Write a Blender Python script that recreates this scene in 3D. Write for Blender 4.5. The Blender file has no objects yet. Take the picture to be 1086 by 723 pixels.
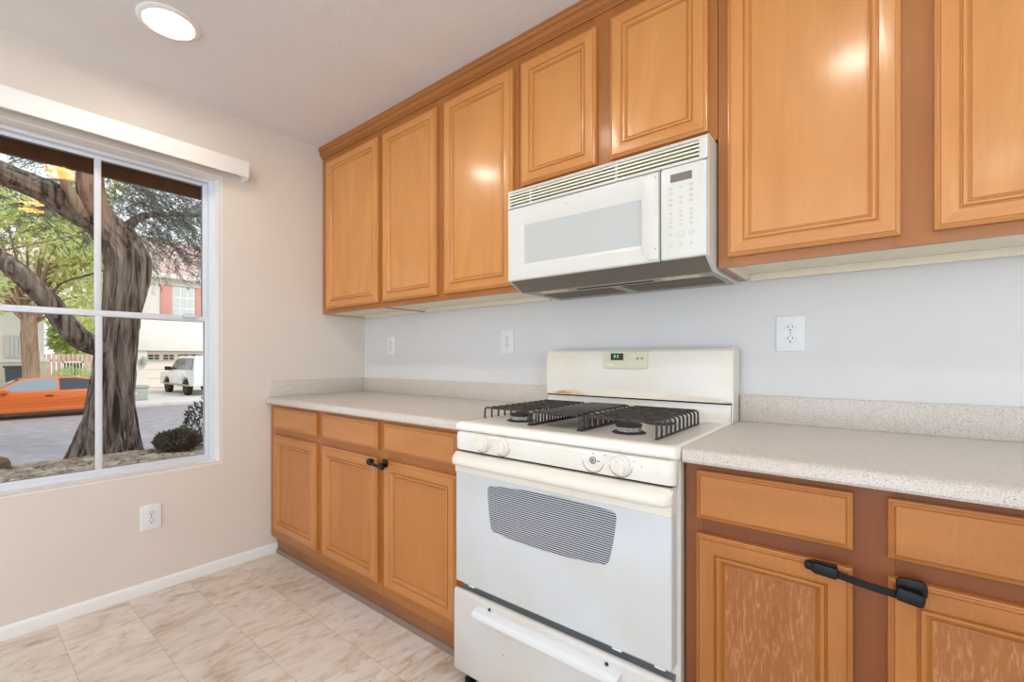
import bpy, bmesh, math, random
from mathutils import Vector, Matrix, noise
R = math.radians
PI = math.pi
scene = bpy.context.scene
COL = scene.collection

# ------------------------------------------------------------------ camera
cam_d = bpy.data.cameras.new('camera')
cam = bpy.data.objects.new('camera', cam_d)
COL.objects.link(cam)
cam.location = (2.720, -1.841, 1.139)
cam.rotation_euler = (R(90), 0, 0.687)
cam_d.sensor_width = 36.0
cam_d.lens = 482.0 / 1086 * 36
cam_d.shift_x = 13.0 / 1086
cam_d.shift_y = 18.28 / 1086
cam_d.clip_start = 0.02
cam_d.clip_end = 500
scene.camera = cam

# ------------------------------------------------------------------ light and exposure
scene.view_settings.view_transform = 'Standard'
scene.view_settings.look = 'None'
scene.view_settings.exposure = 0.0
scene.view_settings.gamma = 1.0
scene.view_settings.use_curve_mapping = False

SKY_STRENGTH = 1.7
SUN_ENERGY = 1.5
LAMP_STRENGTH = 66.0
DAY_FRONT = 46.0
DAY_RIGHT = 26.0

world = bpy.data.worlds.new('world')
scene.world = world
world.use_nodes = True
wn = world.node_tree.nodes
wl = world.node_tree.links
wn.clear()
w_out = wn.new('ShaderNodeOutputWorld')
w_bg = wn.new('ShaderNodeBackground')
w_tc = wn.new('ShaderNodeTexCoord')
w_sep = wn.new('ShaderNodeSeparateXYZ')
w_ramp = wn.new('ShaderNodeValToRGB')
w_ramp.color_ramp.elements[0].position = 0.0
w_ramp.color_ramp.elements[0].color = (0.92, 0.94, 0.95, 1)
w_ramp.color_ramp.elements[1].position = 0.7
w_ramp.color_ramp.elements[1].color = (0.62, 0.76, 0.95, 1)
wl.new(w_tc.outputs['Generated'], w_sep.inputs[0])
wl.new(w_sep.outputs['Z'], w_ramp.inputs[0])
wl.new(w_ramp.outputs[0], w_bg.inputs[0])
w_bg.inputs[1].default_value = SKY_STRENGTH
wl.new(w_bg.outputs[0], w_out.inputs[0])

sun_d = bpy.data.lights.new('sun', 'SUN')
sun_d.energy = SUN_ENERGY
sun_d.angle = R(6)
sun_d.color = (1.0, 0.95, 0.86)
sun = bpy.data.objects.new('sun', sun_d)
COL.objects.link(sun)
sun.rotation_euler = (R(-18), R(48), 0)


def area_light(name, loc, rot, sx, sy, power, color):
    d = bpy.data.lights.new(name, 'AREA')
    d.shape = 'RECTANGLE'
    d.size, d.size_y = sx, sy
    d.energy = power
    d.color = color
    o = bpy.data.objects.new(name, d)
    COL.objects.link(o)
    o.location = loc
    o.rotation_euler = rot
    return o


# daylight entering by the windows of the walls behind the camera
area_light('daylight_front', (2.3, -4.98, 1.25), (R(90), 0, 0), 3.4, 2.0, DAY_FRONT, (0.66, 0.82, 1.0))
area_light('daylight_right', (5.38, -2.6, 1.4), (R(90), 0, R(90)), 2.2, 1.6, DAY_RIGHT, (0.70, 0.85, 1.0))


# ------------------------------------------------------------------ materials
def lin(c):
    return c / 12.92 if c <= 0.04045 else ((c + 0.055) / 1.055) ** 2.4


def S(h):
    h = h.lstrip('#')
    return tuple(lin(int(h[i:i + 2], 16) / 255) for i in (0, 2, 4)) + (1,)


def new_mat(name):
    m = bpy.data.materials.new(name)
    m.use_nodes = True
    nt = m.node_tree
    b = nt.nodes['Principled BSDF']
    return m, nt, b


def plain(name, col, rough=0.5, metal=0.0, spec=0.5, coat=0.0):
    m, nt, b = new_mat(name)
    b.inputs['Base Color'].default_value = S(col)
    b.inputs['Roughness'].default_value = rough
    b.inputs['Metallic'].default_value = metal
    b.inputs['Specular IOR Level'].default_value = spec
    b.inputs['Coat Weight'].default_value = coat
    b.inputs['Coat Roughness'].default_value = 0.15
    return m


def N(nt, typ, **kw):
    n = nt.nodes.new(typ)
    for k, v in kw.items():
        setattr(n, k, v)
    return n


def coords(nt, scale=(1, 1, 1), rot=(0, 0, 0), kind='Object'):
    tc = N(nt, 'ShaderNodeTexCoord')
    mp = N(nt, 'ShaderNodeMapping')
    mp.inputs['Scale'].default_value = scale
    mp.inputs['Rotation'].default_value = rot
    nt.links.new(tc.outputs[kind], mp.inputs[0])
    return mp.outputs[0]


def noise_tex(nt, vec, scale, detail=4, rough=0.55, dist=0.0):
    n = N(nt, 'ShaderNodeTexNoise')
    n.inputs['Scale'].default_value = scale
    n.inputs['Detail'].default_value = detail
    n.inputs['Roughness'].default_value = rough
    n.inputs['Distortion'].default_value = dist
    nt.links.new(vec, n.inputs['Vector'])
    return n.outputs['Fac']


def ramp(nt, fac, stops):
    r = N(nt, 'ShaderNodeValToRGB')
    cr = r.color_ramp
    while len(cr.elements) < len(stops):
        cr.elements.new(0.5)
    for e, (p, c) in zip(cr.elements, stops):
        e.position = p
        e.color = S(c) if isinstance(c, str) else c
    nt.links.new(fac, r.inputs[0])
    return r.outputs[0]


def mix(nt, fac, a, b, mode='MIX'):
    m = N(nt, 'ShaderNodeMix', data_type='RGBA', blend_type=mode)
    if isinstance(fac, (int, float)):
        m.inputs[0].default_value = fac
    else:
        nt.links.new(fac, m.inputs[0])
    for i, v in ((6, a), (7, b)):
        if isinstance(v, str):
            m.inputs[i].default_value = S(v)
        elif isinstance(v, tuple):
            m.inputs[i].default_value = v
        else:
            nt.links.new(v, m.inputs[i])
    return m.outputs[2]


def math_n(nt, op, a, b=None):
    m = N(nt, 'ShaderNodeMath', operation=op)
    for i, v in ((0, a), (1, b)):
        if v is None:
            continue
        if isinstance(v, (int, float)):
            m.inputs[i].default_value = v
        else:
            nt.links.new(v, m.inputs[i])
    return m.outputs[0]


def bump(nt, b, height, strength=0.2, dist=0.01):
    n = N(nt, 'ShaderNodeBump')
    n.inputs['Strength'].default_value = strength
    n.inputs['Distance'].default_value = dist
    nt.links.new(height, n.inputs['Height'])
    nt.links.new(n.outputs[0], b.inputs['Normal'])


def paint(name, col, rough=0.7, tex=45, strength=0.12):
    m, nt, b = new_mat(name)
    v = coords(nt)
    f = noise_tex(nt, v, 2.0, 3)
    c = S(col)
    c2 = tuple(x * 0.96 for x in c[:3]) + (1,)
    nt.links.new(ramp(nt, f, [(0.35, c2), (0.65, c)]), b.inputs['Base Color'])
    b.inputs['Roughness'].default_value = rough
    bump(nt, b, noise_tex(nt, v, tex, 3), strength, 0.004)
    return m


def wood(name, light, dark, horiz=False, rough=0.36, coat=0.6, wear=0.0):
    """stained maple: soft broad figure, faint pores along the grain, satin varnish"""
    m, nt, b = new_mat(name)
    if horiz:
        v1 = coords(nt, (0.7, 3.2, 3.2)); v2 = coords(nt, (5, 90, 90))
    else:
        v1 = coords(nt, (3.2, 3.2, 0.7)); v2 = coords(nt, (90, 90, 5))
    f1 = noise_tex(nt, v1, 1.5, 4, 0.5, 2.0)
    f2 = noise_tex(nt, v2, 1.0, 3)
    base = ramp(nt, f1, [(0.25, dark), (0.75, light)])
    fine = ramp(nt, f2, [(0.36, (0.93, 0.92, 0.90, 1)), (0.60, (1, 1, 1, 1))])
    col = mix(nt, 0.45, base, fine, 'MULTIPLY')
    if wear > 0:
        wv = coords(nt, (150, 150, 22))
        wf = noise_tex(nt, wv, 1.0, 5, 0.7, 0.6)
        wr = ramp(nt, wf, [(0.50, (0, 0, 0, 1)), (0.70, (wear, wear, wear, 1))])
        col = mix(nt, wr, col, '#d9a06c')
    nt.links.new(col, b.inputs['Base Color'])
    b.inputs['Roughness'].default_value = rough
    b.inputs['Coat Weight'].default_value = coat
    b.inputs['Coat Roughness'].default_value = 0.16
    bump(nt, b, f1, 0.03, 0.004)
    return m


def speckle(name):
    m, nt, b = new_mat(name)
    v = coords(nt)
    f = noise_tex(nt, v, 420, 2)
    c1 = ramp(nt, f, [(0.34, '#b8aba0'), (0.44, '#d2c9bf'), (0.58, '#dbd3ca'), (0.68, '#e6e1da')])
    f2 = noise_tex(nt, v, 300, 1)
    sp = ramp(nt, f2, [(0.29, (1, 1, 1, 1)), (0.34, (0, 0, 0, 1))])
    nt.links.new(mix(nt, math_n(nt, 'MULTIPLY', sp, 0.75), c1, '#77706c'), b.inputs['Base Color'])
    b.inputs['Roughness'].default_value = 0.34
    return m


def floor_mat():
    m, nt, b = new_mat('vinyl_tile')
    tc = N(nt, 'ShaderNodeTexCoord')
    sep = N(nt, 'ShaderNodeSeparateXYZ')
    nt.links.new(tc.outputs['Object'], sep.inputs[0])
    T = 0.2425
    LX = T * 3
    py = math_n(nt, 'DIVIDE', math_n(nt, 'ADD', sep.outputs['Y'], 1.300 + 40 * T), T)
    fy = math_n(nt, 'FLOOR', py)
    shift = math_n(nt, 'MULTIPLY', math_n(nt, 'MODULO', fy, 3.0), -T)
    px = math_n(nt, 'DIVIDE', math_n(nt, 'ADD', math_n(nt, 'ADD', sep.outputs['X'], shift), -0.010 + 12 * T), LX)
    fx = math_n(nt, 'FLOOR', px)
    cell = N(nt, 'ShaderNodeCombineXYZ')
    nt.links.new(fx, cell.inputs[0]); nt.links.new(fy, cell.inputs[1])
    wnz = N(nt, 'ShaderNodeTexWhiteNoise', noise_dimensions='3D')
    nt.links.new(cell.outputs[0], wnz.inputs['Vector'])
    # veining: warped per-tile noise
    off = N(nt, 'ShaderNodeVectorMath', operation='SCALE')
    nt.links.new(wnz.outputs['Color'], off.inputs[0]); off.inputs['Scale'].default_value = 9.0
    add = N(nt, 'ShaderNodeVectorMath', operation='ADD')
    nt.links.new(tc.outputs['Object'], add.inputs[0]); nt.links.new(off.outputs[0], add.inputs[1])
    mp = N(nt, 'ShaderNodeMapping')
    mp.inputs['Rotation'].default_value = (0, 0, R(-12))
    mp.inputs['Scale'].default_value = (2.7, 0.95, 1)
    nt.links.new(add.outputs[0], mp.inputs[0])
    f1 = noise_tex(nt, mp.outputs[0], 1.5, 7, 0.62, 2.4)
    f2 = noise_tex(nt, mp.outputs[0], 4.6, 7, 0.66, 2.2)
    c1 = ramp(nt, f1, [(0.30, '#b89c7e'), (0.40, '#d3c0aa'), (0.48, '#e4dbd0'), (0.60, '#ece7e1'), (0.70, '#e0d4c6'), (0.8, '#cbb49b')])
    c2 = ramp(nt, f2, [(0.33, '#9c846c'), (0.42, '#cfbfae'), (0.52, '#e9e2da'), (0.75, '#f0ebe6')])
    c = mix(nt, 0.45, c1, c2)
    tint = ramp(nt, wnz.outputs['Value'], [(0.0, (0.90, 0.87, 0.84, 1)), (1.0, (1, 1, 1, 1))])
    c = mix(nt, 0.8, c, tint, 'MULTIPLY')
    # narrow grout lines
    def edge(p, w=0.0065):
        fr = math_n(nt, 'FRACT', p)
        d = math_n(nt, 'ABSOLUTE', math_n(nt, 'SUBTRACT', fr, 0.5))
        return math_n(nt, 'GREATER_THAN', d, 0.5 - w)
    g = math_n(nt, 'MAXIMUM', edge(px, 0.0022), edge(py))
    c = mix(nt, math_n(nt, 'MULTIPLY', g, 0.42), c, '#a3907c')
    # small specks of dirt
    vo = noise_tex(nt, tc.outputs['Object'], 48, 2)
    dirt = ramp(nt, vo, [(0.79, (0, 0, 0, 1)), (0.81, (0.8, 0.8, 0.8, 1))])
    c = mix(nt, dirt, c, '#4a3c30')
    nt.links.new(c, b.inputs['Base Color'])
    b.inputs['Roughness'].default_value = 0.34
    h = math_n(nt, 'SUBTRACT', math_n(nt, 'MULTIPLY', f2, 0.4), g)
    bump(nt, b, h, 0.12, 0.002)
    return m


def enamel(name, col, dirt_amt=0.25, rough=0.22, stain='#9a7a50'):
    """baked enamel, a few worn specks and a faint yellowing"""
    m, nt, b = new_mat(name)
    v = coords(nt)
    f = noise_tex(nt, v, 3.2, 4)
    c = S(col)
    y = (c[0] * 0.97, c[1] * 0.94, c[2] * 0.86, 1)
    base = ramp(nt, f, [(0.38, y), (0.6, c)])
    sp = noise_tex(nt, v, 42, 2)
    spk = ramp(nt, sp, [(0.79, (0, 0, 0, 1)), (0.82, (dirt_amt, dirt_amt, dirt_amt, 1))])
    nt.links.new(mix(nt, spk, base, stain), b.inputs['Base Color'])
    b.inputs['Roughness'].default_value = rough
    return m


def stained_enamel(name, col):
    """backsplash lip with brown heat stains along its lower edge"""
    m, nt, b = new_mat(name)
    v = coords(nt, (3.5, 1, 9))
    f = noise_tex(nt, v, 1.3, 3)
    c = ramp(nt, f, [(0.54, col), (0.60, '#e3c69a'), (0.68, '#b77a3c')])
    nt.links.new(c, b.inputs['Base Color'])
    b.inputs['Roughness'].default_value = 0.3
    return m


def glass_mat(name, tint=(1, 1, 1, 1), refl=(1, 1, 1, 1), ior=1.5):
    m = bpy.data.materials.new(name)
    m.use_nodes = True
    nt = m.node_tree
    nt.nodes.clear()
    o = N(nt, 'ShaderNodeOutputMaterial')
    t = N(nt, 'ShaderNodeBsdfTransparent'); t.inputs[0].default_value = tint
    g = N(nt, 'ShaderNodeBsdfGlossy'); g.inputs['Roughness'].default_value = 0.0
    g.inputs['Color'].default_value = refl
    fr = N(nt, 'ShaderNodeFresnel'); fr.inputs[0].default_value = ior
    mx = N(nt, 'ShaderNodeMixShader')
    nt.links.new(fr.outputs[0], mx.inputs[0])
    nt.links.new(t.outputs[0], mx.inputs[1]); nt.links.new(g.outputs[0], mx.inputs[2])
    nt.links.new(mx.outputs[0], o.inputs[0])
    return m


def emit(name, col, strength):
    m = bpy.data.materials.new(name)
    m.use_nodes = True
    nt = m.node_tree
    nt.nodes.clear()
    o = N(nt, 'ShaderNodeOutputMaterial')
    e = N(nt, 'ShaderNodeEmission')
    e.inputs[0].default_value = col
    e.inputs[1].default_value = strength
    nt.links.new(e.outputs[0], o.inputs[0])
    return m


def bark(name, a, b_, scale=1.0):
    m, nt, b = new_mat(name)
    v = coords(nt, (17 * scale, 17 * scale, 1.1 * scale))
    f = noise_tex(nt, v, 1.0, 5, 0.62, 0.5)
    c = ramp(nt, f, [(0.38, a), (0.50, b_), (0.68, '#a8988a')])
    nt.links.new(c, b.inputs['Base Color'])
    b.inputs['Roughness'].default_value = 0.9
    bump(nt, b, f, 0.9, 0.03)
    return m


def leaf_mat(name, a, b_, trans=0.35):
    m, nt, b = new_mat(name)
    oi = coords(nt, (1, 1, 1))
    f = noise_tex(nt, oi, 3.0, 3)
    c = ramp(nt, f, [(0.3, a), (0.7, b_)])
    nt.links.new(c, b.inputs['Base Color'])
    b.inputs['Roughness'].default_value = 0.6
    out = nt.nodes['Material Output']
    tr = N(nt, 'ShaderNodeBsdfTranslucent')
    nt.links.new(c, tr.inputs[0])
    mx = N(nt, 'ShaderNodeMixShader'); mx.inputs[0].default_value = trans
    nt.links.new(b.outputs[0], mx.inputs[1]); nt.links.new(tr.outputs[0], mx.inputs[2])
    nt.links.new(mx.outputs[0], out.inputs[0])
    return m


def noisy(name, stops, scale=8, rough=0.85, bump_s=0.0, detail=5, stretch=(1, 1, 1)):
    m, nt, b = new_mat(name)
    v = coords(nt, stretch)
    f = noise_tex(nt, v, scale, detail)
    nt.links.new(ramp(nt, f, stops), b.inputs['Base Color'])
    b.inputs['Roughness'].default_value = rough
    if bump_s:
        bump(nt, b, f, bump_s, 0.02)
    return m


def oven_glass():
    """grey glass under a printed screen of fine light lines"""
    m, nt, b = new_mat('screened_oven_glass')
    tc = N(nt, 'ShaderNodeTexCoord')
    sep = N(nt, 'ShaderNodeSeparateXYZ')
    nt.links.new(tc.outputs['Object'], sep.inputs[0])
    fr = math_n(nt, 'FRACT', math_n(nt, 'DIVIDE', sep.outputs['Z'], 0.0062))
    g = math_n(nt, 'GREATER_THAN', fr, 0.52)
    nt.links.new(mix(nt, g, '#3a424c', '#bfc4ca'), b.inputs['Base Color'])
    b.inputs['Roughness'].default_value = 0.12
    return m


M = {}
M['wall'] = paint('wall_paint', '#e6dcd1')
M['wallback'] = paint('wall_paint_back', '#e3e3e3')
M['ceiling'] = paint('ceiling_paint', '#e9e6e6', 0.8, 60, 0.25)
M['white_trim'] = plain('white_trim', '#f2f1ee', 0.4)
M['valance'] = plain('valance_paint', '#f6f4f0', 0.45)
M['floor'] = floor_mat()
M['vinyl'] = plain('window_vinyl', '#e2e7ee', 0.35)
M['vinyl_dark'] = plain('window_gasket', '#6a6d70', 0.5)
M['glass'] = glass_mat('window_glass', (0.985, 0.99, 0.985, 1), (0.42, 0.16, 0.04, 1), 1.45)
M['door_w'] = wood('maple_door', '#dd9a53', '#cd8742')
M['door_h'] = wood('maple_rail', '#da964f', '#c9823e', True)
M['panel_w'] = wood('maple_panel', '#de9b54', '#cc8741')
M['frame_w'] = wood('maple_frame', '#b67232', '#a26124', False, 0.42, 0.25)  # frame and rail: own darker tone plus some shading put into the colour
M['frame_h'] = wood('maple_frame_rail', '#b36f30', '#9e5e22', True, 0.4, 0.4)
M['base_door_w'] = wood('base_door', '#cb8949', '#bb773a', False, 0.42, 0.4)
M['base_door_h'] = wood('base_rail', '#c98748', '#b87438', True, 0.42, 0.4)
M['base_panel'] = wood('base_panel', '#c47f3e', '#b57033', False, 0.45, 0.35)
M['worn_door'] = wood('worn_base_door', '#bb7631', '#a56223', False, 0.45, 0.3, 0.12)
M['worn_rail'] = wood('worn_base_rail', '#bd7832', '#a66324', True, 0.45, 0.3, 0.12)
M['worn_panel'] = wood('worn_base_panel', '#ad6c30', '#955522', False, 0.5, 0.2, 0.62)
M['dark_frame'] = wood('dark_frame', '#91501a', '#7d4012', False, 0.5, 0.12)
M['dark_frame_h'] = wood('dark_frame_rail', '#8c4d18', '#773c11', True, 0.5, 0.12)
M['toe'] = wood('toe_board', '#a0683c', '#8a5630', True, 0.5, 0.2)
M['toe_mold'] = plain('toe_moulding', '#8d7668', 0.5)
M['cream'] = plain('cabinet_underside', '#efe6d2', 0.5)
M['counter'] = speckle('speckled_laminate')
M['enamel'] = enamel('white_enamel', '#eeedea')
M['enamel_cream'] = enamel('cream_enamel', '#efebe3', 0.45)
M['enamel_door'] = enamel('oven_door_enamel', '#d5d9de', 0.1)
M['enamel_drawer'] = enamel('drawer_enamel', '#d9d6d3', 0.75, 0.3, '#5a4a3c')
M['enamel_top'] = plain('cooktop_enamel', '#fbf7ef', 0.3)
M['enamel_lip'] = stained_enamel('stained_enamel', '#efe8d8')
M['plastic_cream'] = plain('cream_plastic', '#efeade', 0.35)
M['plastic_white'] = plain('white_plastic', '#eceeef', 0.35)
M['mw_white'] = plain('microwave_white', '#e0e0da', 0.3)
M['mw_slat'] = plain('microwave_slat', '#efeedd', 0.35)
M['mw_cavity'] = plain('vent_cavity', '#b3a676', 0.7)
M['mw_glass'] = plain('microwave_window', '#c6cac8', 0.12)
M['mw_button'] = plain('button_grey', '#d3d2cc', 0.4)
M['mw_button_ring'] = plain('button_ring', '#c9beb2', 0.4)
M['mw_display'] = plain('display_grey', '#7d746f', 0.25)
M['mw_pan'] = plain('pan_grey', '#7b756c', 0.45, 0.3)
M['mw_bottom'] = plain('pan_underside', '#a9a59d', 0.45, 0.3)
M['filter'] = noisy('grease_filter', [(0.4, '#4a4338'), (0.6, '#7b6e58')], 160, 0.6)
M['lamp_lens'] = noisy('lamp_lens', [(0.4, '#c8b894'), (0.6, '#efe2c4')], 120, 0.4)
M['black_iron'] = noisy('black_iron', [(0.4, '#2a2624'), (0.62, '#4b4440')], 60, 0.55)
M['burner_alu'] = noisy('burner_aluminium', [(0.4, '#8b8885'), (0.6, '#d0cdca')], 140, 0.45)
M['burner_cap'] = plain('burner_cap', '#2e2a29', 0.5)
M['black_plastic'] = plain('black_plastic', '#08090b', 0.42, 0.0, 0.35)
M['dark'] = plain('dark_gap', '#15120f', 0.8)
M['grey_line'] = plain('grey_print', '#a89d96', 0.5)
M['seat'] = plain('seat_grey', '#c4c6c8', 0.5)
M['flange'] = plain('shaded_flange', '#7f868f', 0.4, 0.4)  # grey-blue carries the shade below the oven door in its colour
M['brown_print'] = plain('brown_print', '#a08b82', 0.5)
M['screen'] = plain('clock_screen', '#2a3230', 0.2)
M['clock'] = emit('clock_digits', (0.35, 1.0, 0.55, 1), 1.2)
M['lens'] = emit('lamp_diffuser', (1.0, 0.91, 0.79, 1), LAMP_STRENGTH)
M['screw'] = plain('screw_metal', '#9a9a98', 0.35, 0.8)
M['oven_glass'] = oven_glass()
M['control_beige'] = plain('control_beige', '#e4dfc6', 0.35)
M['slot'] = plain('socket_slot', '#3a3734', 0.6)


# ------------------------------------------------------------------ mesh helper
class B:
    """collects shapes in world coordinates; link() turns them into one mesh object"""

    def __init__(self):
        self.bm = bmesh.new()

    def merge(self, t, mi=0):
        vm = {}
        for v in t.verts:
            vm[v] = self.bm.verts.new(v.co)
        for f in t.faces:
            try:
                nf = self.bm.faces.new([vm[v] for v in f.verts])
                nf.material_index = mi
            except ValueError:
                pass
        t.free()
        return self

    def box(self, x0, x1, y0, y1, z0, z1, bev=0.0, seg=2, mi=0, mat=None):
        t = bmesh.new()
        bmesh.ops.create_cube(t, size=1)
        for v in t.verts:
            v.co = Vector(((x0 + x1) / 2 + v.co.x * (x1 - x0), (y0 + y1) / 2 + v.co.y * (y1 - y0),
                           (z0 + z1) / 2 + v.co.z * (z1 - z0)))
        if bev > 0:
            bmesh.ops.bevel(t, geom=list(t.edges), offset=bev, segments=seg, profile=0.5, affect='EDGES')
        if mat is not None:
            bmesh.ops.transform(t, matrix=mat, verts=t.verts)
        return self.merge(t, mi)

    def poly(self, pts, mi=0):
        f = self.bm.faces.new([self.bm.verts.new(p) for p in pts])
        f.material_index = mi
        return self

    def grid(self, rows, close_u=False, close_v=False, mi=0, caps=False):
        vs = [[self.bm.verts.new(p) for p in r] for r in rows]
        n, m = len(vs), len(vs[0])
        for i in range(n if close_v else n - 1):
            for j in range(m if close_u else m - 1):
                f = self.bm.faces.new((vs[i][j], vs[i][(j + 1) % m], vs[(i + 1) % n][(j + 1) % m], vs[(i + 1) % n][j]))
                f.material_index = mi
        if caps:
            f = self.bm.faces.new(list(reversed(vs[0]))); f.material_index = mi
            f = self.bm.faces.new(vs[-1]); f.material_index = mi
        return self

    def prism(self, pts2, axis, a, b, mi=0, bev=0.0):
        """pts2 a closed 2-D outline; extruded from a to b along the axis (0 x, 1 y, 2 z)"""
        def P(p, t):
            if axis == 0: return Vector((t, p[0], p[1]))
            if axis == 1: return Vector((p[0], t, p[1]))
            return Vector((p[0], p[1], t))
        t = bmesh.new()
        lo = [t.verts.new(P(p, a)) for p in pts2]
        hi = [t.verts.new(P(p, b)) for p in pts2]
        n = len(lo)
        f1 = t.faces.new(list(reversed(lo))); f2 = t.faces.new(hi)
        for i in range(n):
            t.faces.new((lo[i], lo[(i + 1) % n], hi[(i + 1) % n], hi[i]))
        bmesh.ops.recalc_face_normals(t, faces=t.faces)
        if bev > 0:
            ed = list(f1.edges) + list(f2.edges)
            bmesh.ops.bevel(t, geom=ed, offset=bev, segments=2, profile=0.5, affect='EDGES')
        return self.merge(t, mi)

    def tube(self, pts, r, n=8, mi=0, caps=True):
        pts = [Vector(p) for p in pts]
        rs = r if isinstance(r, (list, tuple)) else [r] * len(pts)
        rows = []
        up = None
        for i, p in enumerate(pts):
            d = (pts[min(i + 1, len(pts) - 1)] - pts[max(i - 1, 0)]).normalized()
            if up is None:
                a = Vector((0, 0, 1)) if abs(d.z) < 0.9 else Vector((1, 0, 0))
                up = (a - d * a.dot(d)).normalized()
            else:
                up = (up - d * up.dot(d)).normalized()
            s = d.cross(up)
            rows.append([p + (up * math.cos(2 * PI * k / n) + s * math.sin(2 * PI * k / n)) * rs[i] for k in range(n)])
        return self.grid(rows, close_u=True, mi=mi, caps=caps)

    def lathe(self, prof, origin, axis=(0, 0, 1), n=24, mi=0, sx=1.0, sy=1.0):
        """prof: list of (radius, along)"""
        ax = Vector(axis).normalized()
        a = Vector((1, 0, 0)) if abs(ax.x) < 0.9 else Vector((0, 0, 1))
        u = (a - ax * a.dot(ax)).normalized()
        w = ax.cross(u)
        o = Vector(origin)
        rows = []
        for r, h in prof:
            r = max(r, 1e-5)
            rows.append([o + ax * h + u * (math.cos(2 * PI * k / n) * r * sx) + w * (math.sin(2 * PI * k / n) * r * sy) for k in range(n)])
        return self.grid(rows, close_u=True, mi=mi, caps=True)

    def ring(self, x0, x1, z0, z1, yb, prof, mis=(0, 0)):
        """mitred frame: prof is a list of (inset, y offset); sides get mis[0], top and bottom mis[1]"""
        loops = []
        for ins, dy in prof:
            y = yb + dy
            loops.append([self.bm.verts.new(p) for p in ((x0 + ins, y, z0 + ins), (x1 - ins, y, z0 + ins),
                                                         (x1 - ins, y, z1 - ins), (x0 + ins, y, z1 - ins))])
        for a, b in zip(loops, loops[1:]):
            for k in range(4):
                f = self.bm.faces.new((a[k], a[(k + 1) % 4], b[(k + 1) % 4], b[k]))
                f.material_index = mis[1] if k in (0, 2) else mis[0]
        return self

    def rplate(self, x0, x1, z0, z1, y0, y1, r, bev=0.0, n=6, mi=0):
        """upright plate with rounded corners, facing along y"""
        pts = []
        for cx_, cz_, a0 in ((x1 - r, z1 - r, 0), (x0 + r, z1 - r, 90), (x0 + r, z0 + r, 180), (x1 - r, z0 + r, 270)):
            for k in range(n + 1):
                a = R(a0 + 90 * k / n)
                pts.append((cx_ + r * math.cos(a), cz_ + r * math.sin(a)))
        return self.prism(pts, 1, y0, y1, mi, bev)

    def link(self, name, mats, parent=None, root=None, smooth=30):
        bm = self.bm
        bmesh.ops.recalc_face_normals(bm, faces=bm.faces)
        if not isinstance(mats, (list, tuple)):
            mats = [mats]
        if parent is not None:
            off = world_loc(parent)
        elif root is not None:
            off = Vector(root)
        else:
            xs = [v.co for v in bm.verts]
            off = Vector(((min(c.x for c in xs) + max(c.x for c in xs)) / 2,
                          (min(c.y for c in xs) + max(c.y for c in xs)) / 2, min(c.z for c in xs)))
        for v in bm.verts:
            v.co -= off
        me = bpy.data.meshes.new(name)
        if smooth:
            a = R(smooth)
            for f in bm.faces:
                f.smooth = True
            for e in bm.edges:
                if len(e.link_faces) == 2:
                    e.smooth = e.calc_face_angle(0) < a
        bm.to_mesh(me)
        bm.free()
        for m in mats:
            me.materials.append(m)
        o = bpy.data.objects.new(name, me)
        COL.objects.link(o)
        if parent is not None:
            o.parent = parent
        else:
            o.location = off
        return o


def world_loc(o):
    v = Vector(o.location)
    while o.parent is not None:
        o = o.parent
        v += o.location
    return v


def thing(name, loc, label, cat, group=None):
    o = bpy.data.objects.new(name, None)
    o.empty_display_size = 0.05
    COL.objects.link(o)
    o.location = loc
    tag(o, label, cat, group)
    return o


def tag(o, label=None, cat=None, group=None, kind=None):
    if label: o['label'] = label
    if cat: o['category'] = cat
    if group: o['group'] = group
    if kind: o['kind'] = kind
    return o


def struct(o):
    o['kind'] = 'structure'
    return o


# ------------------------------------------------------------------ room shell
H = 2.472
XR, YF = 5.4, -5.0
WY0, WY1, WZ0, WZ1 = -1.87, -0.905, 0.585, 2.106
struct(B().box(-0.16, XR + 0.1, YF - 0.1, 0.1, -0.1, 0.0).link('floor', M['floor'], root=(0, 0, 0)))
struct(B().box(-0.16, XR + 0.1, YF - 0.1, 0.1, H, H + 0.1).link('ceiling', M['ceiling']))
struct(B().box(-0.16, XR + 0.1, 0.0, 0.1, 0, H).link('wall_back', M['wallback']))
b = B()
b.box(-0.16, 0, YF, WY0, 0, H)
b.box(-0.16, 0, WY1, 0.0, 0, H)
b.box(-0.16, 0, WY0, WY1, 0, WZ0)
b.box(-0.16, 0, WY0, WY1, WZ1, H)
struct(b.link('wall_left', M['wall']))
b = B()
b.box(XR, XR + 0.1, YF, -3.8, 0, H).box(XR, XR + 0.1, -1.4, 0, 0, H).box(XR, XR + 0.1, -3.8, -1.4, 0, 0.5).box(XR, XR + 0.1, -3.8, -1.4, 2.3, H)
struct(b.link('wall_right', M['wall']))
b = B()
b.box(0, 0.5, YF - 0.1, YF, 0, H).box(4.1, XR, YF - 0.1, YF, 0, H).box(0.5, 4.1, YF - 0.1, YF, 2.3, H).box(0.5, 4.1, YF - 0.1, YF, 0, 0.15)
struct(b.link('wall_front', M['wall']))
prof = [(0, 0), (0.012, 0), (0.012, 0.040), (0.009, 0.049), (0.005, 0.054), (0, 0.056)]
b = B().grid([[(x, y, z) for x, z in prof] for y in (YF, -0.592)], close_u=True, caps=True)
struct(b.link('baseboard_left', M['white_trim']))

# window: rounded plaster return, vinyl frame, two sashes with a vertical muntin each
def rect_loop(x, ins):
    return [(x, WY0 + ins, WZ0 + ins), (x, WY1 - ins, WZ0 + ins), (x, WY1 - ins, WZ1 - ins), (x, WY0 + ins, WZ1 - ins)]


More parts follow.
